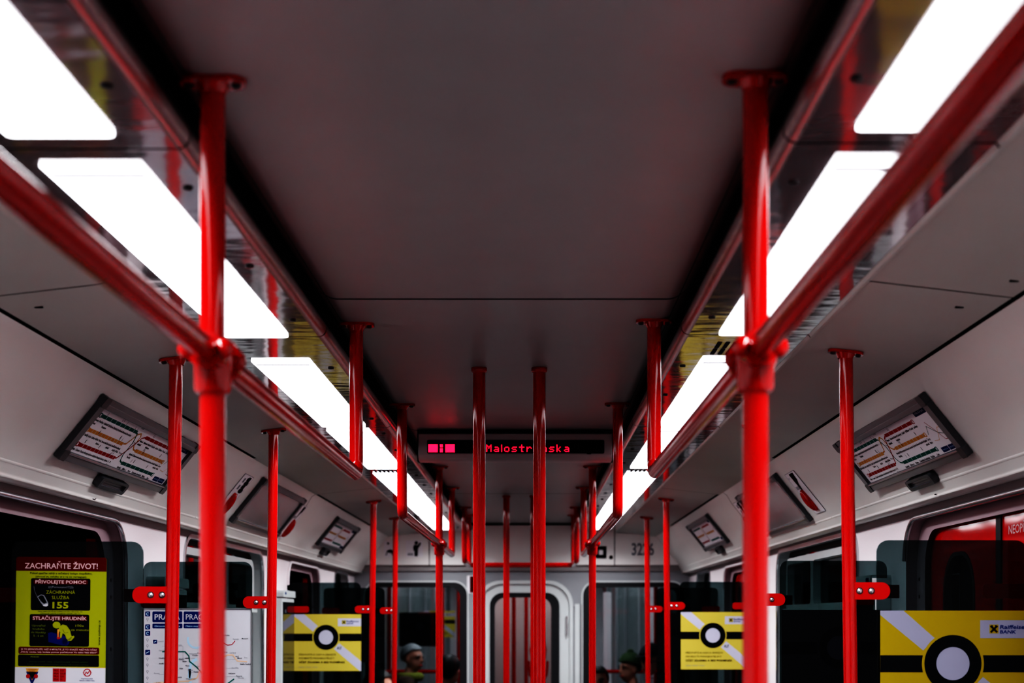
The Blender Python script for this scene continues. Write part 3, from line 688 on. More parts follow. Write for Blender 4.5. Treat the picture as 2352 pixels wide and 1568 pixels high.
b.text('Stlačujte hrudník i tehdy, pokud pozorujete občasné nádechy!', 460 * k, -1108 * k, z + .0003, 14 * k, M_DGREEN, width=620 * k, align='C')
b.text('Člověk, který se stlačení hrudníku nebrání, Vaši pomoc potřebuje.', 455 * k, -1136 * k, z + .0003, 14 * k, M_DGREEN, width=655 * k, align='C')
b.build('warning_banner', t)
b = MB(); b.poly(rrect(0, -1350 * k, 955 * k, -1162 * k, 28 * k, rs=(28 * k, 28 * k, 0, 0)), z, M_WHITE); b.box(0, 955 * k, -1162 * k, -1158 * k, 0, z, M_YEL)
b.poly(sp([(112, 1172), (182, 1338), (255, 1172)][::-1])[::-1], z + .0002, M_YEL)
b.poly(sp([(118, 1208), (182, 1350), (250, 1208), (226, 1208), (182, 1300), (142, 1208)]), z + .0004, M_NAVY)
b.poly(sp([(138, 1208), (182, 1290), (230, 1208)])[::1], z + .0005, M_PRINTK)
for sx in (-1, 1): b.poly(circ((182 + sx * 42) * k, -1256 * k, 22 * k, 16), z + .0006, M_CRED)
b.text('ZÁCHRANNÁ', 184 * k, -1190 * k, z + .0006, 9 * k, M_PRINTK, width=95 * k, align='C'); b.text('SLUŽBA', 184 * k, -1204 * k, z + .0006, 9 * k, M_PRINTK, width=60 * k, align='C')
b.poly(q(400, 1170, 470, 1310), z + .0002, M_CRED); b.poly(q(472, 1170, 540, 1310), z + .0002, M_CRED)
for i, (l1, l2) in enumerate((('PRA', 'HA'), ('PRA', 'GUE'), ('PRA', 'GA'), ('PRA', 'G'))):
    b.text(l1, 412 * k, -(1203 + 30 * i) * k, z + .0004, 18 * k, M_MAROON, width=50 * k, bold=.02); b.text(l2, 480 * k, -(1203 + 30 * i) * k, z + .0004, 18 * k, M_MAROON, width=20 * len(l2) * k, bold=.02)
b.ring(764 * k, -1212 * k, 32 * k, 42 * k, z + .0003, M_CRED, 30)
b.line(sp([(740, 1232), (752, 1205), (768, 1222), (790, 1190)]), 10 * k, z + .0003, M_CRED); b.line(sp([(716, 1212), (732, 1212)]), 6 * k, z + .0003, M_CRED); b.line(sp([(796, 1212), (812, 1212)]), 6 * k, z + .0003, M_CRED)
b.text('Dopravní podnik', 762 * k, -1281 * k, z + .0003, 13 * k, M_NAVY, width=125 * k, align='C', bold=.02); b.text('hlavního města Prahy', 762 * k, -1301 * k, z + .0003, 13 * k, M_NAVY, width=160 * k, align='C', bold=.02)
b.build('footer_band', t)

# white network map on the second left screen (units of a 1005-wide sheet)
k = .372 / 1005
t = thing('metro_map_poster', 'white metro network map headed PRAHA and PRAGUE on the second left screen', 'poster', mw=face_mw(-1.254, 4.89 - .008, CZ + .0355))
b = MB(); b.plate(q(0, 0, 1005, 1400, 22), [q(12, 12, 993, 1388, 14)], 0, .003, M_GREYP); b.build('frame', t)
b = MB(); b.plate(q(10, 10, 995, 1390, 14), [], 0, .0012, M_WHITE); b.build('sheet', t)
b = MB(); z = .0015
b.poly(q(90, 31, 365, 131, 10), z, M_NAVY); b.poly(q(377, 31, 655, 131, 10), z, M_NAVY); b.poly(q(90, 143, 365, 186, 8), z, M_NAVY); b.poly(q(377, 143, 655, 186, 8), z, M_NAVY)
b.text('PRAHA', 110 * k, -106 * k, z + .0003, 52 * k, M_WHITE, width=233 * k, bold=.015); b.text('PRAGUE', 397 * k, -106 * k, z + .0003, 52 * k, M_WHITE, width=240 * k)
b.text('Orientační mapa', 110 * k, -173 * k, z + .0003, 16 * k, M_SKYB, width=235 * k); b.text('Metro map', 397 * k, -173 * k, z + .0003, 16 * k, M_SKYB, width=112 * k)
b.build('header_panel', t)
b = MB()
for y in (31, 150, 208, 383): b.poly(q(24, y, 70, y + 46, 6), z, M_NAVY)
for y in (31, 150, 208): b.ring(47 * k, -(y + 23) * k, 9 * k, 14 * k, z + .0003, M_SKYB, 14, .6, 5.4)
b.line(sp([(30, 415), (62, 398)]), 6 * k, z + .0003, M_SKYB)
for y in (100, 290, 345, 465, 520, 580, 640, 690): b.ring(44 * k, -y * k, 7 * k, 11 * k, z, M_PRINTG, 10); b.line(sp([(44, y + 8), (44, y + 22)]), 4 * k, z, M_PRINTG)
b.poly(q(96, 290, 134, 326, 5), z, M_NAVY); b.line(sp([(104, 314), (126, 302)]), 5 * k, z + .0003, M_SKYB); b.text('Letiště', 142 * k, -312 * k, z, 14 * k, M_PRINTG); b.build('legend', t)
b = MB()
b.ring(490 * k, -290 * k, 66 * k, 84 * k, z, M_SKYB, 20, pi * .9, pi * 1.75)
b.line(sp([(425, 640), (440, 520), (470, 480), (500, 470)]), 26 * k, z, M_SKYB); b.line(sp([(440, 700), (432, 560)]), 22 * k, z, M_SKYB)
z2 = z + .0003
b.line(sp([(180, 400), (390, 400), (425, 440), (432, 490), (470, 520), (500, 545), (540, 590), (600, 640), (680, 690), (770, 700), (840, 650)]), 11 * k, z2, M_GREEN)
b.line(sp([(600, 380), (700, 430), (740, 320), (780, 340), (820, 335), (850, 300)]), 7 * k, z2, M_CRED); b.line(sp([(700, 430), (640, 560), (600, 640), (590, 760), (610, 1000)]), 11 * k, z2, M_CRED)
b.line(sp([(100, 690), (180, 680), (420, 670), (500, 640), (520, 590), (600, 560), (700, 470), (780, 430), (830, 430), (870, 485), (960, 492)]), 11 * k, z2, M_SALMON)
b.line(sp([(120, 800), (300, 760), (430, 690)]), 5 * k, z2, M_SALMON)
for pts in ([(180, 350), (370, 350), (370, 470)], [(320, 480), (350, 460), (480, 460)], [(330, 470), (400, 490)], [(150, 610), (300, 600)], [(740, 470), (850, 470)], [(745, 555), (820, 550)], [(750, 630), (860, 628)], [(430, 590), (520, 590)], [(300, 690), (420, 690)]): b.line(sp(pts), 2.2 * k, z, M_PRINTG)
b.build('line_network', t)
b = MB()
ST = 'Dejvická|Hradčanská|Anděl|Luka|Zličín|Opatov|Palmovka|Chodov|Ládví|Florenc|Flora|Háje|Prosek|Kobylisy|Můstek|Roztyly|Muzeum|Smíchov|Letňany|Krč|Motol|Zoo|Skalka|Radlická|Stodůlky|Kačerov|Pankrác|Vltavská'.split('|')
random.seed(3)
for i, (x, y) in enumerate([(150, 395), (150, 465), (150, 515), (330, 345), (365, 495), (330, 475), (430, 425), (455, 440), (395, 465), (105, 605), (395, 535), (340, 560), (415, 575), (740, 255), (690, 260), (830, 290), (910, 285), (720, 410), (800, 415), (855, 450), (870, 465), (930, 460), (895, 520), (945, 520), (820, 555), (790, 605), (860, 630), (870, 645), (300, 640), (400, 655), (120, 690), (110, 750), (640, 520), (600, 590), (660, 450), (500, 420), (490, 540), (470, 590)]):
    b.text(ST[i % len(ST)], x * k, -y * k, z2, 13 * k, M_PRINTK if i % 3 else M_PRINTG, bold=.01)
b.build('lettering', t)

# ------------------------------------------------------------------ line diagrams on the cove
def framed_panel(label, name, cat, sd, y0, y1, t0, t1, group, blank=False, detail=True):
    """framed panel lying on the cove between distances y0..y1 and slope t0..t1; local origin at its lower left as read"""
    yo = y0 if sd < 0 else y1
    t = thing(name, label, cat, group=group, mw=cove_mw(sd, yo, t1))
    L, H = y1 - y0, (t1 - t0) * SL
    b = MB(); fw = .026 if not blank else .02
    b.plate(rrect(0, 0, L, H, .022), [rrect(fw + .012, fw, L - fw - .012, H - fw, .004)], 0, .016, M_GREYP, side=M_GREYC)
    b.box(fw + .012, L - fw - .012, fw - .006, fw, .010, .019, M_ALU); b.box(fw + .012, L - fw - .012, H - fw - .004, H - fw + .012, .014, .0185, M_GREYP)
    b.build('frame', t, bevel=.004)
    for (cx, cy) in ((0, 0), (L, 0), (0, H), (L, H)):
        sx = 1 if cx == 0 else -1; sy = 1 if cy == 0 else -1; x0, x1 = sorted((cx - sx * .002, cx + sx * .042)); ya, yb = sorted((cy - sy * .002, cy + sy * .03))
        c = MB(); c.plate(rrect(x0, ya, x1, yb, .008), [], .0, .0185, M_GREYC); c.build('corner_cap', t, bevel=.004)
    s = MB(); s.plate(rrect(fw + .01, fw - .002, L - fw - .01, H - fw + .002, .003), [], .002, .006, M_BLANK if blank else M_PAPER); s.build('sheet', t)
    return t, L, H, fw
GREEN_L = 'Nemocnice Motol|Petřiny|Nádraží Veleslavín|Bořislavka|Dejvická|Hradčanská|Malostranská|Staroměstská'.split('|')
YEL_L = 'Zličín|Stodůlky|Luka|Lužiny|Hůrka|Nové Butovice|Jinonice|Radlická|Smíchovské nádraží|Anděl|Karlovo náměstí|Národní třída'.split('|')
RED_L = 'Háje|Opatov|Chodov|Roztyly|Kačerov|Budějovická|Pankrác|Pražského povstání|Vyšehrad|I. P. Pavlova'.split('|')
RED_R = 'Hlavní nádraží|Vltavská|Nádraží Holešovice|Kobylisy|Ládví|Střížkov|Prosek|Letňany'.split('|')
YEL_R = 'Náměstí Republiky|Křižíkova|Invalidovna|Palmovka|Českomoravská|Vysočanská|Kolbenova|Hloubětín|Rajská zahrada|Černý Most'.split('|')
GREEN_R = 'Náměstí Míru|Jiřího z Poděbrad|Flora|Želivského|Strašnická|Skalka|Depo Hostivař'.split('|')
def diagram(label, sd, y0, y1, t0, t1, detail, group='line diagrams above the doors'):
    t, L, H, fw = framed_panel(label, 'line_diagram', 'line diagram', sd, y0, y1, t0, t1, group)
    a, c = fw + .012, L - fw - .012; W = c - a; h0, h1 = fw, H - fw; HH = h1 - h0
    X = lambda u: a + u * W
    Y = lambda v: h0 + v * HH
    z = .0063; lw = .075 * HH
    b = MB()
    if sd < 0: u0, ue = .03, .83
    else: u0, ue = .03, .83
    # left half lines then right half lines
    b.line([(X(.05), Y(.83)), (X(.40), Y(.83))], lw, z, M_GREEN); b.line([(X(.04), Y(.50)), (X(.36), Y(.50))], lw, z, M_YEL); b.line([(X(.05), Y(.18)), (X(.385), Y(.18))], lw, z, M_CRED)
    b.line([(X(.50), Y(.81)), (X(.80), Y(.81))], lw, z, M_CRED); b.line([(X(.50), Y(.48)), (X(.82), Y(.48))], lw, z, M_YEL); b.line([(X(.47), Y(.14)), (X(.82), Y(.14))], lw, z, M_GREEN)
    z2 = z + .0002; t_ = lw * .45
    b.line([(X(.39), Y(.83)), (X(.41), Y(.80)), (X(.43), Y(.62)), (X(.43), Y(.30)), (X(.445), Y(.17)), (X(.47), Y(.14))], t_, z2, M_GREEN)
    b.line([(X(.35), Y(.50)), (X(.385), Y(.53)), (X(.42), Y(.80)), (X(.44), Y(.84)), (X(.455), Y(.78)), (X(.46), Y(.55)), (X(.48), Y(.48)), (X(.50), Y(.48))], t_, z2, M_YEL)
    b.line([(X(.38), Y(.18)), (X(.40), Y(.20)), (X(.445), Y(.50)), (X(.475), Y(.76)), (X(.50), Y(.81))], t_, z2, M_CRED)
    for (u, v, n) in ((.05, .83, 7), (.04, .50, 11), (.05, .18, 9)):
        for j in range(1, n + 1): b.box(X(u + .335 * j / (n + .5)) - .0012, X(u + .335 * j / (n + .5)) + .0012, Y(v) - lw * .5, Y(v) + lw * .5, z, z + .0003, M_WHITE)
    for (u, v, n) in ((.50, .81, 6), (.50, .48, 9), (.47, .14, 6)):
        for j in range(1, n + 1): b.box(X(u + .32 * j / (n + .5)) - .0012, X(u + .32 * j / (n + .5)) + .0012, Y(v) - lw * .5, Y(v) + lw * .5, z, z + .0003, M_WHITE)
    for (u, v, m) in ((.04, .83, M_GREEN), (.03, .50, M_YEL), (.04, .18, M_CRED), (.81, .81, M_CRED), (.825, .48, M_YEL), (.825, .14, M_GREEN)):
        b.plate(rrect(X(u) - .008, Y(v) - lw * .65, X(u) + .008, Y(v) + lw * .65, .003), [rrect(X(u) - .005, Y(v) - lw * .45, X(u) + .005, Y(v) + lw * .45, .002)], z, z + .0004, m)
    # small network sketch at the right end
    b.line([(X(.85), Y(.45)), (X(.88), Y(.62)), (X(.93), Y(.42)), (X(.97), Y(.36))], .002, z, M_GREEN); b.line([(X(.89), Y(.70)), (X(.92), Y(.50)), (X(.95), Y(.25)), (X(.98), Y(.24))], .002, z, M_CRED); b.line([(X(.86), Y(.3)), (X(.90), Y(.28)), (X(.95), Y(.52)), (X(.98), Y(.5))], .002, z, M_SALMON)
    b.build('line_strips', t)
    b = MB()
    b.plate(rrect(X(.86), Y(.02), X(.92), Y(.13), .003), [], z, z + .0002, M_NAVY); b.build('title_panel', t); b = MB(); b.plate(rrect(X(.925), Y(.02), X(.985), Y(.13), .003), [], z, z + .0002, M_NAVY)
    b.build('title_panel', t); b = MB(); b.plate(rrect(X(.86), Y(.86), X(.965), Y(.99), .002), [], z, z + .0002, M_NAVY); b.build('title_panel', t); b = MB(); b.plate(rrect(X(.968), Y(.86), X(.995), Y(.99), .002), [], z, z + .0002, M_NAVY)
    b.build('title_panel', t); b = MB()
    if detail:
        b.text('PRAHA', X(.87), Y(.90), z + .0004, .05 * HH, M_WHITE, width=.085 * W, bold=.01)
        b.text('PRAGUE', X(.867), Y(.06), z + .0004, .03 * HH, M_SKYB, width=.045 * W); b.text('METRO', X(.93), Y(.06), z + .0004, .03 * HH, M_SKYB, width=.045 * W)
    if detail: b.build('title_lettering', t)
    if detail:
        b = MB(); zt = z + .0002
        for (names, u, v, span_) in ((GREEN_L, .015, .70, .36), (YEL_L, .005, .37, .37), (RED_L, .02, .05, .37), (RED_R, .475, .68, .35), (YEL_R, .475, .35, .37), (GREEN_R, .455, .01, .38)):
            n = len(names)
            for j, nm in enumerate(names):
                ws = nm.split(' '); lines = ws if len(ws) < 3 else [ws[0] + ' ' + ws[1], ws[2]]
                cw = span_ / n * W
                for li, s_ in enumerate(lines): b.text(s_, X(u + span_ * (j + .45) / n), Y(v) - li * .011, zt, .0068, M_PRINTK, align='C', width=min(cw * .92, .0052 * len(s_)), bold=.02)
                if j % 4 == 2: b.box(X(u + span_ * (j + .4) / n), X(u + span_ * (j + .4) / n) + .003, Y(v) - len(lines) * .011 - .008, Y(v) - len(lines) * .011 + .003, z, zt, M_PRINTK)
        for (u, v) in ((.085, .93), (.22, .95), (.235, .96), (.27, .93), (.31, .60), (.33, .60), (.33, .29), (.345, .29), (.56, .93), (.57, .92), (.57, .60), (.58, .60), (.54, .27), (.36, .92), (.385, .90)):
            b.poly([(X(u) - .002, Y(v) - .008), (X(u) + .002, Y(v) - .008), (X(u), Y(v) + .006)], zt, M_PRINTG)
        b.text('Hlavní nádraží', X(.405), Y(.93), zt, .006, M_PRINTK, width=.028 * W); b.text('Můstek', X(.44), Y(.60), zt, .006, M_PRINTK, width=.02 * W); b.text('Muzeum', X(.385), Y(.30), zt, .006, M_PRINTK, width=.03 * W); b.text('Florenc', X(.48), Y(.60), zt, .006, M_PRINTK, width=.025 * W)
        b.build('lettering', t)
    return t
def grille(label, sd, yc, t0, t1, l):
    t = thing('speaker_grille', label, 'speaker grille', group='speaker grilles below the line diagrams', mw=cove_mw(sd, yc, t1))
    H = (t1 - t0) * SL
    b = MB(); b.plate(rrect(-l / 2, 0, l / 2, H, .012), [rrect(-l / 2 + .02, .01, l / 2 - .02, H - .008, .004)], 0, .02, M_GREYC); b.build('housing', t, bevel=.004)
    g = MB(); g.box(-l / 2 + .018, l / 2 - .018, .008, H - .006, .004, .012, M_GREYP)
    for i in range(22):
        for j in range(3): g.box(-l / 2 + .024 + (l - .052) * i / 21, -l / 2 + .03 + (l - .052) * i / 21, .012 + j * .008, .016 + j * .008, .0121, .0126, M_ALU)
    g.build('mesh', t)
diagram('grey-framed metro line diagram above the near left door', -1, 3.71, 4.76, .17, .835, True)
diagram('grey-framed metro line diagram above the near right door', 1, 3.60, 4.63, .22, .86, True)
diagram('small blurred line diagram on the left cove near the end wall', -1, 8.2, 9.22, .155, .815, False)
diagram('small blurred line diagram on the right cove near the end wall', 1, 7.93, 8.93, .17, .82, False)
grille('dark speaker grille under the near left line diagram', -1, 4.25, .86, .985, .26)
grille('dark speaker grille under the near right line diagram', 1, 4.10, .885, 1.0, .25)
grille('small dark speaker grille under the far left line diagram', -1, 8.65, .83, .97, .22)
grille('small dark speaker grille under the far right line diagram', 1, 8.42, .83, .97, .22)
framed_panel('empty silvery poster frame on the left cove, between two red handles', 'advert_holder', 'poster frame', -1, 5.93, 7.0, .15, .905, 'empty poster frames', True)
framed_panel('empty silvery poster frame on the right cove, behind the thick near pole', 'advert_holder', 'poster frame', 1, 5.72, 6.78, .17, .95, 'empty poster frames', True)

def brake(label, sd, y0, y1, t0, t1, bars):
    yo = y0 if sd < 0 else y1
    t = thing('emergency_handle', label, 'emergency handle', group='emergency handles on the coves', mw=cove_mw(sd, yo, t1))
    L, H = y1 - y0, (t1 - t0) * SL
    b = MB(); b.plate(rrect(0, 0, L, H, .003), [rrect(.0015, .0015, L - .0015, H - .0015, .002)], 0, .0012, M_PRINTG); b.plate(rrect(.0012, .0012, L - .0012, H - .0012, .002), [], 0, .001, M_PAPER)
    if bars:
        for j in range(4): b.box(L * .52, L * .92 - (j % 2) * .012, H * (.62 + .085 * j), H * (.69 + .085 * j), .001, .0014, M_PRINTK)
        b.box(L * .6, L * .85, H * .6, H * .97, .001, .0014, M_PRINTK)
        for j in range(2): b.box(L * .25, L * .4, H * (.66 + .16 * j), H * (.76 + .16 * j), .001, .0014, M_PRINTG)
        b.box(L * .45, L * .75, H * .53, H * .57, .001, .0014, M_CRED)
    else:
        b.poly([(L * .45, H * .97), (L * .52, H * .56), (L * .56, H * .56), (L * .66, H * .75), (L * .80, H * .82), (L * .84, H * .97)], .0013, M_PRINTK) if sd < 0 else b.poly([(L * .36, H * .97), (L * .40, H * .60), (L * .52, H * .545), (L * .60, H * .72), (L * .74, H * .80), (L * .80, H * .97)], .0013, M_PRINTK)
        for j in range(3): b.box(L * .08 + j * .02, L * .08 + j * .02 + .012, H * .60, H * .68, .001, .0013, M_PRINTG)
        b.text('STOP', L * .05, H * .86, .0013, .009, M_PRINTG)
        b.box(L * .2, L * .6, H * .04, H * .09, .001, .0013, M_PINK)
    b.build('sticker', t)
    h = MB(); cx, cy = L * (.40 if bars else .5), H * .33
    M = Matrix.Translation((cx, cy, .006)) @ Matrix.Rotation(R(4), 4, 'Z')
    h.ball((0, 0, 0), .016, H * .26, .020, M_RED, 20, 14, M)
    h.build('handle', t)
brake('red brake handle on a white sticker, left cove, nearer of the two', -1, 5.62, 5.79, .22, .92, True)
brake('red brake handle on a white sticker, left cove, farther of the two', -1, 7.07, 7.22, .25, .94, False)
brake('red brake handle on a white sticker, right cove, right of the empty frame', 1, 5.43, 5.61, .25, .90, False)
brake('red brake handle on a narrow sticker, right cove, left of the empty frame', 1, 6.86, 7.03, .24, .90, True)
# scribbled marks on the cove foot
b = MB(); b.line([(0, .05), (.02, .055), (.035, .04), (.02, .028), (.032, .012), (.01, 0), (-.012, .002)], .003, .0005, M_PRINTK)
m = cove_mw(-1, 4.30, 1.10) @ Matrix.Translation((0, -.012, .002)); m = wall_mw(-1, 4.20, CZ + .347, XR + .0135)
tag(b.build('scribble', mw=m), 'small black 3-shaped scribble under the near left line diagram', 'graffiti mark')
b = MB(); b.line([(-.02, .03), (-.004, .012), (.012, .002), (.03, .0)], .004, .0005, M_PRINTK)
tag(b.build('scribble', mw=wall_mw(1, 4.10, CZ + .352, XR + .0135)), 'short black pen stroke under the near right line diagram', 'graffiti mark')

# ------------------------------------------------------------------ LED sign
GL = {'M': ['10001', '11011', '10101', '10101', '10001', '10001', '10001'], 'a': ['01110', '00001', '01111', '10001', '01111'], 'l': ['1', '1', '1', '1', '1', '1', '1'],
      'o': ['01110', '10001', '10001', '10001', '01110'], 's': ['01111', '10000', '01110', '00001', '11110'], 't': ['00100', '00100', '11111', '00100', '00100', '00100', '00110'],
      'r': ['10110', '11001', '10000', '10000', '10000'], 'n': ['11110', '10001', '10001', '10001', '10001'], 'k': ['10000', '10000', '10010', '10100', '11000', '10100', '10010']}
YS = 5.45
t = thing('led_sign', 'ceiling LED sign with red letters Malostranská above the aisle', 'LED sign', (0.006, YS, CZ))
sx = lambda u: (u - VX) * YS / F + CX - .006
sz = lambda v: (VY - v) * YS / F
b = MB()
prof = [(.02, sz(994)), (0, sz(996)), (0, sz(1044)), (.004, sz(1050)), (.014, sz(1055)), (.03, sz(1057)), (.09, sz(1057)), (.09, sz(994))]
x0, x1 = sx(961), sx(1406); n = len(prof)
b.add([(x0, p[0], p[1]) for p in prof] + [(x1, p[0], p[1]) for p in prof], [(i, i + n, (i + 1) % n + n, (i + 1) % n) for i in range(n)] + [tuple(range(n)), tuple(range(2 * n - 1, n - 1, -1))], M_SIGN)
b.build('housing', t, bevel=.0015)
b = MB(); b.box(sx(957), sx(1410), .03, .085, sz(1056.5), ZC - CZ, M_GAP); b.build('mounting_box', t)
b = MB(); b.plate(rrect(sx(981), sz(1041), sx(1388), sz(1010), .006), [], 0, .0008, M_SIGNW)
w = b.build('display_window', t); w.rotation_euler = (R(90), 0, 0); w.location = (0, -.0002, 0)
b = MB(); b.box(sx(1348), sx(1358), sz(1043), sz(1040.5), 0, .001, M_SIGNW); b.box(sx(1360), sx(1387), sz(1042), sz(1041), 0, .001, M_TRIM); w = b.build('maker_plate', t); w.rotation_euler = (R(90), 0, 0)
b = MB(); pc = .00405; d = .0026
def dot(u, r, s=1.0):
    x = u; zz = sz(1036.6) + r * pc; h = d * s / 2
    b.poly([(x - h, zz - h), (x + h, zz - h), (x + h, zz + h), (x - h, zz + h)], .0016, M_LED)
for bx, n in ((983.8, 9), (1022.8, 9)):
    for c in range(n):
        for r in range(8): dot(sx(bx + 1.2) + c * pc * .98, r * .94 - .3, 1.22)
for c in range(3):
    for r in (0, 1, 2, 3, 5, 6, 7): dot(sx(1011.5) + c * pc * .9, r * .94 - .3, 1.18)
u = sx(1118)
for ch in 'Malostranská':
    g = GL['a' if ch == 'á' else ch]; wd = len(g[0])
    for r, row in enumerate(g):
        for c, v in enumerate(row):
            if v == '1': dot(u + c * pc, len(g) - 1 - r)
    u += (wd + 2) * pc * (1.0 if wd > 1 else .92)
w = b.build('lettering', t); w.rotation_euler = (R(90), 0, 0)

# ------------------------------------------------------------------ small wall things
def intercom(label, sd, y0, y1, top):
    t = thing('intercom_box', label, 'intercom box', group='intercom boxes on the walls', mw=wall_mw(sd, y0 if sd < 0 else y1, top))
    L = y1 - y0
    b = MB(); b.plate(rrect(0, -.035, L, 0, .016, rs=(.004, .004, .016, .016)), [], 0, .065, M_BOX); b.build('cap', t, bevel=.008)
    b = MB(); b.box(.0, L, -.62, -.04, 0, .058, M_BOX); b.build('body', t, bevel=.006)
    b = MB(); b.box(.02, L - .02, -.60, -.06, .058, .061, M_BOXF); b.build('glass_front', t)
    b = MB(); b.plate(rrect(.05 if sd < 0 else L - .09, -.022, .09 if sd < 0 else L - .05, -.009, .001), [], .065, .0656, M_NAVY); b.build('blue_sticker', t)
    b = MB(); b.text('SOS 5', .06, -.115, .0616, .016, M_PRINTG); b.build('lettering', t)
intercom('grey intercom box on the left wall behind the metro map screen', -1, 4.98, 5.34, CZ + .146)
intercom('grey intercom box on the right wall beside the near right door', 1, 4.80, 5.16, CZ + .146)
intercom('far grey intercom box on the left wall beside the second left door', -1, 7.38, 7.76, CZ + .146)
def plaque(label, cat, name, x0, x1, v0, v1, draw):
    y = YE - .0455
    X0, X1 = (x0 - VX) * y / F + CX, (x1 - VX) * y / F + CX; Z1, Z0 = CZ + (VY - v0) * y / F, CZ + (VY - v1) * y / F
    b = MB(); w, h = X1 - X0, Z1 - Z0
    draw(b, w, h)
    return tag(b.build(name, mw=face_mw(X0, y, Z0)), label, cat)
def d1(b, w, h):
    b.plate(rrect(0, 0, w, h, .006), [], 0, .001, M_PAPER)
    b.poly([(w * .15, h * .12), (w * .25, h * .12), (w * .3, h * .3), (w * .7, h * .25), (w * .75, h * .1), (w * .85, h * .1), (w * .9, h * .4), (w * .6, h * .48), (w * .3, h * .42)], .0013, M_PRINTK); b.poly(circ(w * .38, h * .85, w * .1, 14), .0013, M_PRINTK)
def d2(b, w, h):
    b.plate(rrect(0, 0, w, h, .006), [], 0, .001, M_PAPER)
    b.poly(circ(w * .62, h * .86, w * .10, 14), .0013, M_PRINTK)
    b.poly([(w * .52, h * .05), (w * .70, h * .05), (w * .72, h * .52), (w * .90, h * .82), (w * .84, h * .90), (w * .70, h * .72), (w * .50, h * .75), (w * .44, h * .60), (w * .46, h * .38), (w * .52, h * .4)], .0013, M_PRINTK)
    for j in range(3): b.box(w * (.12 + .11 * j), w * (.2 + .11 * j), h * .1, h * .24, .001, .0013, M_PRINTG)
def d3(b, w, h):
    b.plate(rrect(0, 0, w, h, .004), [], 0, .001, M_PRINTK); b.plate(rrect(w * .3, h * .3, w * .7, h * .7, .004), [], .001, .0013, M_PAPER)
def d4(b, w, h): b.lathe([(0, .006), (w / 2 - .002, .005), (w / 2, 0)], M_PRINTK, (w / 2, h / 2, 0), seg=16)
def d5(b, w, h): b.text('3226', 0, 0, .001, h, M_PRINTG, width=w, bold=.02, res=4)
def d6(b, w, h): b.plate(rrect(0, 0, w, h, .006), [], 0, .001, M_PAPER); b.plate(rrect(w * .3, h * .04, w, h * .96, .004), [], .001, .002, M_MAROON)
plaque('white pictogram of a dog-like animal on the end wall, partly behind a pole', 'pictogram', 'pictogram_sign', 882, 907, 1242, 1279, d1)
plaque('white pictogram of a black standing figure on the end wall', 'pictogram', 'pictogram_sign', 932, 971, 1241, 1279, d2)
plaque('black square pictogram on the end wall beside the right rail pole', 'pictogram', 'pictogram_sign', 1368, 1393, 1254, 1282, d3)
plaque('small black button on the end wall left of the car number', 'button', 'wall_button', 1399, 1408, 1275, 1284, d4)
plaque('dark car number 3226 on the upper right of the end wall', 'car number', 'car_number', 1451, 1502, 1246, 1274, d5)
plaque('white and dark red notice on the end wall beside the middle door', 'notice', 'notice_sign', 1072, 1094, 1321, 1362, d6).location.y = YE - .003

# ------------------------------------------------------------------ the next car, seen through the end windows
YN, YN2 = 11.45, 24.0
b = MB()
t = thing('neighbour_car', 'dim neighbouring carriage seen through the end windows', 'train carriage', (0, YN, 0))
hs = [rrect(-1.19, .70, -.40, CZ + .29, .10, seg=8), rrect(.44, .70, 1.235, CZ + .29, .10, seg=8), rrect(-.27, .02, .32, CZ + .2, .08, seg=8)]
b.plate([(-1.32, 0), (1.32, 0), (1.32, 2.25), (-1.32, 2.25)], hs, 0, .05, M_TEALD)
o = b.build('end_panel', t); o.rotation_euler = (R(90), 0, 0)
b = MB(); b.box(-1.32, 1.32, .05, YN2 - YN, -.05, -.001, M_FLOOR); b.build('floor_pan', t)
b = MB(); b.box(-1.32, 1.32, .05, YN2 - YN, 2.16, 2.2, M_CEIL); b.build('roof_lining', t)
b = MB(); b.box(-1.32, 1.32, YN2 - YN, YN2 - YN + .05, 0, 2.2, M_WALL); b.build('far_end_panel', t)
for sd in (-1, 1):
    b = MB(); x0, x1 = sorted((sd * 1.28, sd * 1.33))
    b.box(x0, x1, .05, YN2 - YN, 0, 2.2, M_NEXT)
    for (ya, yb) in ((.4, 1.0), (2.6, 3.1), (4.4, 4.9), (6.8, 7.2), (8.6, 9.2), (11, 11.6)): b.box(sd * 1.28 - .01, sd * 1.28 + .01, ya, ya + (yb - ya) * .45, .6, 2.0, M_POST)
    b.build('side_panel', t)
    for k_ in range(5):
        b = MB(); b.box(sd * .57 - .08, sd * .57 + .08, .1 + 2.4 * k_, 1.5 + 2.4 * k_, 2.135, 2.155, M_LAMPDIM); b.build('lamp', t)
def plain_pole(label, x, y, g='red poles in the neighbouring car'):
    b = MB(); b.tube([(x, y, 0), (x, y, 2.158)], .019, M_RED, 14); tag(b.build('grab_pole'), label, 'pole', g)
for (x, y, l) in ((-.78, 16.9, 'red pole in the next car right of the small yellow poster there'), (-1.237, 13.25, 'red pole seen low in the left end window beside a white post'), (.66, 13.9, 'red pole at the left side of the right end window, beyond the glass'), (1.225, 13.3, 'red pole at the right side of the right end window, beyond the glass'),
                  (-.10, 14.2, 'left red pole behind the glass of the end door'), (.02, 15.0, 'middle red pole behind the glass of the end door'), (-.892, 15.6, 'red pole just right of the rail pole in the left end window, beyond the glass')): plain_pole(l, x, y)
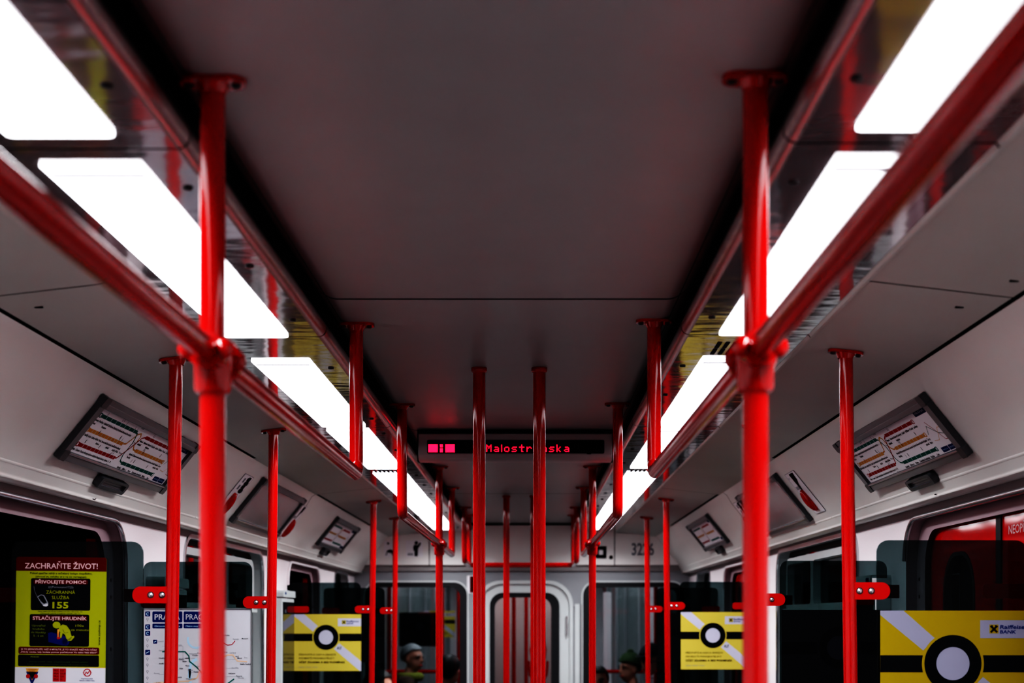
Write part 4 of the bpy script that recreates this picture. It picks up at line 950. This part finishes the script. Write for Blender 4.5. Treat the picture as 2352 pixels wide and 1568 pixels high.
# forked pole behind the end door
t = thing('forked_pole', 'red pole with curved branches seen low through the end door glass', 'pole', (.135, 13.2, 0))
b = MB(); b.tube([(0, 0, 0), (0, 0, 1.2)], .017, M_RED, 14); b.build('stem', t)
for sx_ in (-1, 1):
    b = MB(); b.tube([(0, 0, .80), (sx_ * .03, 0, .87), (sx_ * .075, 0, .93), (sx_ * .085, 0, 1.02), (sx_ * .085, 0, 1.06)], .012, M_RED, 12)
    b.tube([(0, 0, 1.0), (sx_ * .02, 0, 1.04), (sx_ * .058, 0, 1.085), (sx_ * .068, 0, 1.16), (sx_ * .05, 0, 1.24)], .012, M_RED, 12)
    b.build('branch', t)
b = MB(); b.plate(rrect(-.42, .3, .50, 2.1, .02), [], 0, .03, M_PINKP)
tag(b.build('partition_panel', mw=face_mw(.03, 17.5, 0)), 'pale partition panel seen through the end door glass', 'partition')
back_poster('black back of a poster inside the left end window, in the next car', -1.15, 13.3, CZ + .055, .366)
bank_poster('tiny yellow bank poster in the next car, through the left end window', -1.19, 16.9, CZ + .09, .367)
b = MB(); b.plate(rrect(.0, 0, .075, 1.7, .01), [], 0, .03, M_WALL); tag(b.build('door_post', mw=face_mw(.755, 13.6, 0)), 'pale upright post seen through the right end window', 'post')
b = MB(); b.plate(rrect(.0, 0, .05, 1.8, .01), [], 0, .03, M_WALL); tag(b.build('door_post', mw=face_mw(1.15, 13.25, 0)), 'pale narrow post at the right edge of the right end window', 'post')
b = MB(); b.plate(rrect(.0, 0, .03, 1.8, .01), [], 0, .03, M_WALL); tag(b.build('door_post', mw=face_mw(-1.21, 13.2, 0)), 'pale narrow post in the left end window', 'post')
for sd in (-1, 1):
    x0, x1 = sorted((sd * .50, sd * 1.27)); b = MB(); b.tube([(x0, 13.15, CZ - .485), (x1, 13.15, CZ - .485)], .016, M_RED, 12)
    tag(b.build('guard_bar'), 'thin red horizontal bar low in the %s end window' % ('left' if sd < 0 else 'right'), 'bar', 'red bars in the end windows')
def bench(label, sd, y0, y1):
    t = thing('bench_seat', label, 'bench', (sd * 1.27, y0, 0), 'benches along the walls')
    a = lambda w0, w1: sorted((-sd * w0, -sd * w1))
    b = MB(); x0, x1 = a(.02, .46); b.box(x0, x1, 0, y1 - y0, .36, .44, M_BENCH); b.build('seat', t, bevel=.02)
    b = MB(); x0, x1 = a(.005, .07); b.box(x0, x1, 0, y1 - y0, .44, .85, M_BENCH); b.build('backrest', t, bevel=.02)
    b = MB(); x0, x1 = a(.02, .36); b.box(x0, x1, .03, y1 - y0 - .03, 0, .36, M_TRIM); b.build('base', t)
bench('dark red bench along the left wall beside the end wall', -1, 9.35, 10.8)
bench('dark red bench on the left inside the neighbouring car', -1, 11.55, 13.1)
bench('dark red bench on the right inside the neighbouring car', 1, 11.55, 13.1)

# ------------------------------------------------------------------ people
def skin_mesh(verts, edges, rad, m, name, vox=.016, extra=None, sub=1):
    me = bpy.data.meshes.new(name); me.from_pydata(verts, edges, [])
    o = bpy.data.objects.new(name, me); COL.objects.link(o)
    sk = o.modifiers.new('s', 'SKIN'); 
    for i, r in enumerate(rad): me.skin_vertices[0].data[i].radius = (r, r)
    me.skin_vertices[0].data[0].use_root = True
    sb = o.modifiers.new('u', 'SUBSURF'); sb.levels = sub
    dg = bpy.context.evaluated_depsgraph_get(); m1 = bpy.data.meshes.new_from_object(o.evaluated_get(dg))
    bpy.data.objects.remove(o)
    bm = bmesh.new(); bm.from_mesh(m1); bpy.data.meshes.remove(m1)
    if extra:
        me2 = bpy.data.meshes.new('x'); me2.from_pydata([tuple(v) for v in extra.v], [], extra.f); bm.from_mesh(me2); bpy.data.meshes.remove(me2)
    me3 = bpy.data.meshes.new(name); bm.to_mesh(me3); bm.free()
    o = bpy.data.objects.new(name, me3); COL.objects.link(o)
    if vox:
        r = o.modifiers.new('r', 'REMESH'); r.mode = 'VOXEL'; r.voxel_size = vox; r.use_smooth_shade = True
        s = o.modifiers.new('s', 'SMOOTH'); s.iterations = 3; s.factor = .5
    dg = bpy.context.evaluated_depsgraph_get(); m4 = bpy.data.meshes.new_from_object(o.evaluated_get(dg))
    bpy.data.objects.remove(o); bpy.data.meshes.remove(me3)
    for p in m4.polygons: p.use_smooth = True
    m4.materials.clear(); m4.materials.append(m)
    o = bpy.data.objects.new(name, m4); COL.objects.link(o)
    return o
def person(label, x, y, facing, head, look, coat, hair=None, hat=None, scarf=False, glasses=False):
    """seated at (x, y) facing 'facing' degrees (0 = towards the camera); head = head centre in world; look = head turn in degrees"""
    root = thing('person', label, 'person', (x, y, 0)); root.rotation_euler = (0, 0, R(facing))
    inv = Matrix.Rotation(-R(facing), 4, 'Z') @ Matrix.Translation((-x, -y, 0))
    H = inv @ Vector(head)
    hipz = .60
    pel = Vector((0, .05, hipz)); nk = H + Vector((0, .035, -.15)); ch = pel.lerp(nk, .72) + Vector((0, .02, 0)); ab = pel.lerp(nk, .38) + Vector((0, .03, 0))
    V = [pel, ab, ch, nk, H + Vector((0, .02, -.05))]; E = [(0, 1), (1, 2), (2, 3), (3, 4)]; Rr = [.125, .12, .125, .052, .055]
    V2, E2, R2 = [pel, ab, ch, ch.lerp(nk, .8)], [(0, 1), (1, 2), (2, 3)], [.15, .15, .15, .075]
    for sx_ in (-1, 1):
        # legs
        i = len(V); V += [Vector((sx_ * .10, 0, hipz - .01)), Vector((sx_ * .12, -.42, hipz - .03)), Vector((sx_ * .12, -.40, .10)), Vector((sx_ * .12, -.54, .035))]
        E += [(0, i), (i, i + 1), (i + 1, i + 2), (i + 2, i + 3)]; Rr += [.085, .058, .042, .035]
        # arms
        i = len(V); sh = ch.lerp(nk, .45) + Vector((sx_ * .17, 0, 0))
        el = Vector((sx_ * .23, ch.y - .06, (sh.z + hipz) / 2 + .02)); wr = Vector((sx_ * .11, -.26, hipz + .105)); pm = wr + Vector((-sx_ * .02, -.07, -.008))
        V += [sh, el, wr, pm]; E += [(2, i), (i, i + 1), (i + 1, i + 2), (i + 2, i + 3)]; Rr += [.055, .043, .029, .03]
        j = len(V2); V2 += [sh, el, wr + Vector((0, .03, 0))]; E2 += [(2, j), (j, j + 1), (j + 1, j + 2)]; R2 += [.078, .062, .05]
        for f, (dx, ln) in enumerate(((-.027, .062), (-.009, .072), (.009, .068), (.026, .052))):
            q_ = len(V); V += [pm + Vector((dx, -.035, .002)), pm + Vector((dx * 1.15, -.035 - ln * .55, -.004)), pm + Vector((dx * 1.2, -.035 - ln, -.024))]
            E += [(i + 3, q_), (q_, q_ + 1), (q_ + 1, q_ + 2)]; Rr += [.0095, .0085, .0075]
        q_ = len(V); V += [pm + Vector((-sx_ * .034, .005, 0)), pm + Vector((-sx_ * .05, -.03, -.01))]; E += [(i + 3, q_), (q_, q_ + 1)]; Rr += [.011, .009]
    # head
    ex = MB(); Mh = Matrix.Translation(H) @ Matrix.Rotation(R(look), 4, 'Z')
    ex.ball((0, .015, .03), .074, .092, .088, M_SKIN, 24, 16, Mh); ex.ball((0, -.012, -.04), .058, .072, .078, M_SKIN, 20, 14, Mh)
    ex.ball((0, -.094, -.02), .012, .018, .022, M_SKIN, 10, 8, Mh); ex.ball((0, -.085, .005), .009, .014, .03, M_SKIN, 10, 8, Mh)
    ex.ball((0, -.078, -.062), .022, .012, .010, M_SKIN, 10, 8, Mh)
    for sx_ in (-1, 1): ex.ball((sx_ * .076, .015, -.008), .010, .022, .034, M_SKIN, 10, 8, Mh); ex.ball((sx_ * .028, -.07, .028), .026, .014, .008, M_SKIN, 10, 8, Mh)
    o = skin_mesh([tuple(v) for v in V], E, Rr, M_SKIN, 'body', .0105, ex); o.parent = root
    c = skin_mesh([tuple(v) for v in V2], E2, R2, coat, 'coat', .02); c.parent = root
    tv = [pel] ; te = []; tr = [.145]
    for sx_ in (-1, 1):
        i = len(tv); tv += [Vector((sx_ * .10, 0, hipz - .01)), Vector((sx_ * .12, -.42, hipz - .03)), Vector((sx_ * .12, -.40, .14))]; te += [(0, i), (i, i + 1), (i + 1, i + 2)]; tr += [.105, .076, .066]
    c = skin_mesh([tuple(v) for v in tv], te, tr, M_COATK, 'trousers', .02); c.parent = root
    for sx_ in (-1, 1):
        e = MB(); e.ball((sx_ * .03, -.083, .006), .013, .007, .007, M_EYE, 10, 8, Mh); e.build('eye', root)
        e = MB(); e.tube([(sx_ * .012, -.089, .026), (sx_ * .03, -.089, .031), (sx_ * .05, -.076, .024)], .0042, hair or M_HAIRK, 8, M=Mh); e.build('eyebrow', root)
    e = MB(); e.tube([(-.024, -.083, -.062), (0, -.089, -.060), (.024, -.083, -.062)], .0045, M_CRED, 8, M=Mh); e.build('mouth', root)
    def cap(rx, ry, rz, cz, zmin_f, zmin_b, m, nm, bumpy=0):
        u, v = 28, 18; vs = []; fs = []
        for j in range(v + 1):
            for i in range(u):
                a = 2 * pi * i / u; back = .5 + .5 * sin(a)
                zl = zmin_f + (zmin_b - zmin_f) * min(1, max(0, back * 1.5 - .35))
                tmin = math.asin(max(-1, min(1, zl / rz))); tt = tmin + (pi / 2 - tmin) * j / v
                r_ = 1 + bumpy * sin(a * 14) * (1 - j / v)
                vs.append((rx * cos(tt) * cos(a) * r_, .015 + ry * cos(tt) * sin(a) * r_, cz + rz * sin(tt)))
        for j in range(v):
            for i in range(u): fs.append((j * u + i, j * u + (i + 1) % u, (j + 1) * u + (i + 1) % u, (j + 1) * u + i))
        g = MB(); g.add(vs, fs, m, True, Mh); ob = g.build(nm, root)
        s = ob.modifiers.new('t', 'SOLIDIFY'); s.thickness = .008; s.offset = 1
        return g
    if hair: cap(.082, .100, .096, .03, .045, -.11 if hair is M_HAIRK and not hat else -.05, hair, 'hair', .012)
    if hat == 'felt':
        cap(.090, .108, .125, .035, .028, .01, M_HAT, 'hat'); g = MB(); g.plate(circ(0, -.05, .09, 28, .105), [], 0, .006, M_HAT, M=Mh @ Matrix.Translation((0, -.02, .06)) @ Matrix.Rotation(R(6), 4, 'X')); g.build('hat_brim', root)
    if hat == 'beanie':
        cap(.092, .108, .118, .03, .035, -.02, M_BEANIE, 'beanie', .015); g = MB(); g.ball((0, .015, .155), .03, .03, .024, M_BEANIE, 14, 10, Mh); g.build('pompom', root)
    if scarf: g = MB(); g.tube([(H.x + .085 * cos(2 * pi * i / 16), H.y + .03 + .085 * sin(2 * pi * i / 16), H.z - .16) for i in range(17)], .04, M_SCARF, 12, False); g.build('scarf', root)
    if glasses:
        g = MB()
        for sx_ in (-1, 1): g.tube([(sx_ * .031 + .022 * cos(2 * pi * i / 16), -.094, .004 + .018 * sin(2 * pi * i / 16)) for i in range(17)], .003, M_PRINTK, 6, False, Mh); g.tube([(sx_ * .053, -.094, .008), (sx_ * .078, .0, .01)], .003, M_PRINTK, 6, True, Mh)
        g.tube([(-.01, -.095, .006), (.01, -.095, .006)], .003, M_PRINTK, 6, True, Mh); g.build('glasses', root)
    return root
person('dark haired woman whose forehead shows low in the right end window', .96, 11.66, -90, (.61, 11.63, .938), 84, M_COATK, hair=M_HAIRK)
person('person in a dark hat and glasses at the right of the right end window', .99, 12.22, -90, (1.076, 12.2, 1.079), 62, M_COATK, hair=M_HAIRK, hat='felt', glasses=True)
person('person in a green knitted beanie inside the right end window', .99, 12.80, -90, (.943, 12.8, 1.0), 30, M_COATK, hat='beanie', hair=M_HAIRK)
person('grey haired person with a yellowish scarf inside the left end window', -.99, 12.62, 90, (-.965, 12.62, 1.10), -30, M_COATB, hair=M_HAIRG, scarf=True)
person('person with dark hair bent forward at the right of the left end window', -.95, 11.95, 90, (-.60, 11.95, 1.02), 60, M_COATK, hair=M_HAIRK)
person('dark figure on the bench behind the farthest left screen, only hair showing', -.99, 10.25, 90, (-1.0, 10.2, .96), 0, M_COATK, hair=M_HAIRK)

# ------------------------------------------------------------------ light
for sd in (-1, 1):
    for i, (ya, yb) in enumerate([(-.68, .60), (-2.2, -.9), (-3.7, -2.4)] + LAMPS[sd]):
        l = bpy.data.lights.new('trough_lamp_light', 'AREA'); l.shape = 'RECTANGLE'; l.size = .146; l.size_y = yb - ya - .08; l.energy = 22.0 * .148 * (yb - ya) * pi; l.color = (.95, .96, 1.0); l.spread = R(147)
        o = bpy.data.objects.new('trough_lamp_light', l); COL.objects.link(o); o.location = (sd * .57, (ya + yb) / 2 + .034, ZS - .0075)
w = bpy.data.worlds.new('world'); SC.world = w; w.use_nodes = True
w.node_tree.nodes['Background'].inputs['Color'].default_value = (.02, .025, .03, 1); w.node_tree.nodes['Background'].inputs['Strength'].default_value = .1

# ------------------------------------------------------------------ camera
cam = bpy.data.cameras.new('camera'); co = bpy.data.objects.new('camera', cam); COL.objects.link(co); SC.camera = co
co.location = (CX, 0, CZ); co.rotation_euler = (R(90), 0, 0)
cam.sensor_width = 36; cam.sensor_fit = 'HORIZONTAL'; cam.lens = F / 2352 * 36
cam.shift_x = (1176 - VX) / 2352; cam.shift_y = (VY - 784) / 2352
cam.clip_start = .02
cam.dof.use_dof = True; cam.dof.focus_distance = 4.3; cam.dof.aperture_fstop = 4.0
SC.view_settings.view_transform = 'Standard'; SC.view_settings.look = 'None'; SC.view_settings.exposure = 0.0
cmap = SC.view_settings; cmap.use_curve_mapping = True
cv = cmap.curve_mapping.curves[3]
for (x_, y_) in ((.03, .007), (.06, .026), (.11, .083), (.20, .22), (.34, .44), (.65, .83)): cv.points.new(x_, y_)
cmap.curve_mapping.update()
SC.cycles.max_bounces = 6; SC.cycles.diffuse_bounces = 3; SC.cycles.glossy_bounces = 4; SC.cycles.transparent_max_bounces = 12; SC.cycles.use_adaptive_sampling = True; SC.cycles.adaptive_threshold = 0.12; SC.cycles.adaptive_min_samples = 16; SC.cycles.sample_clamp_indirect = 6.0
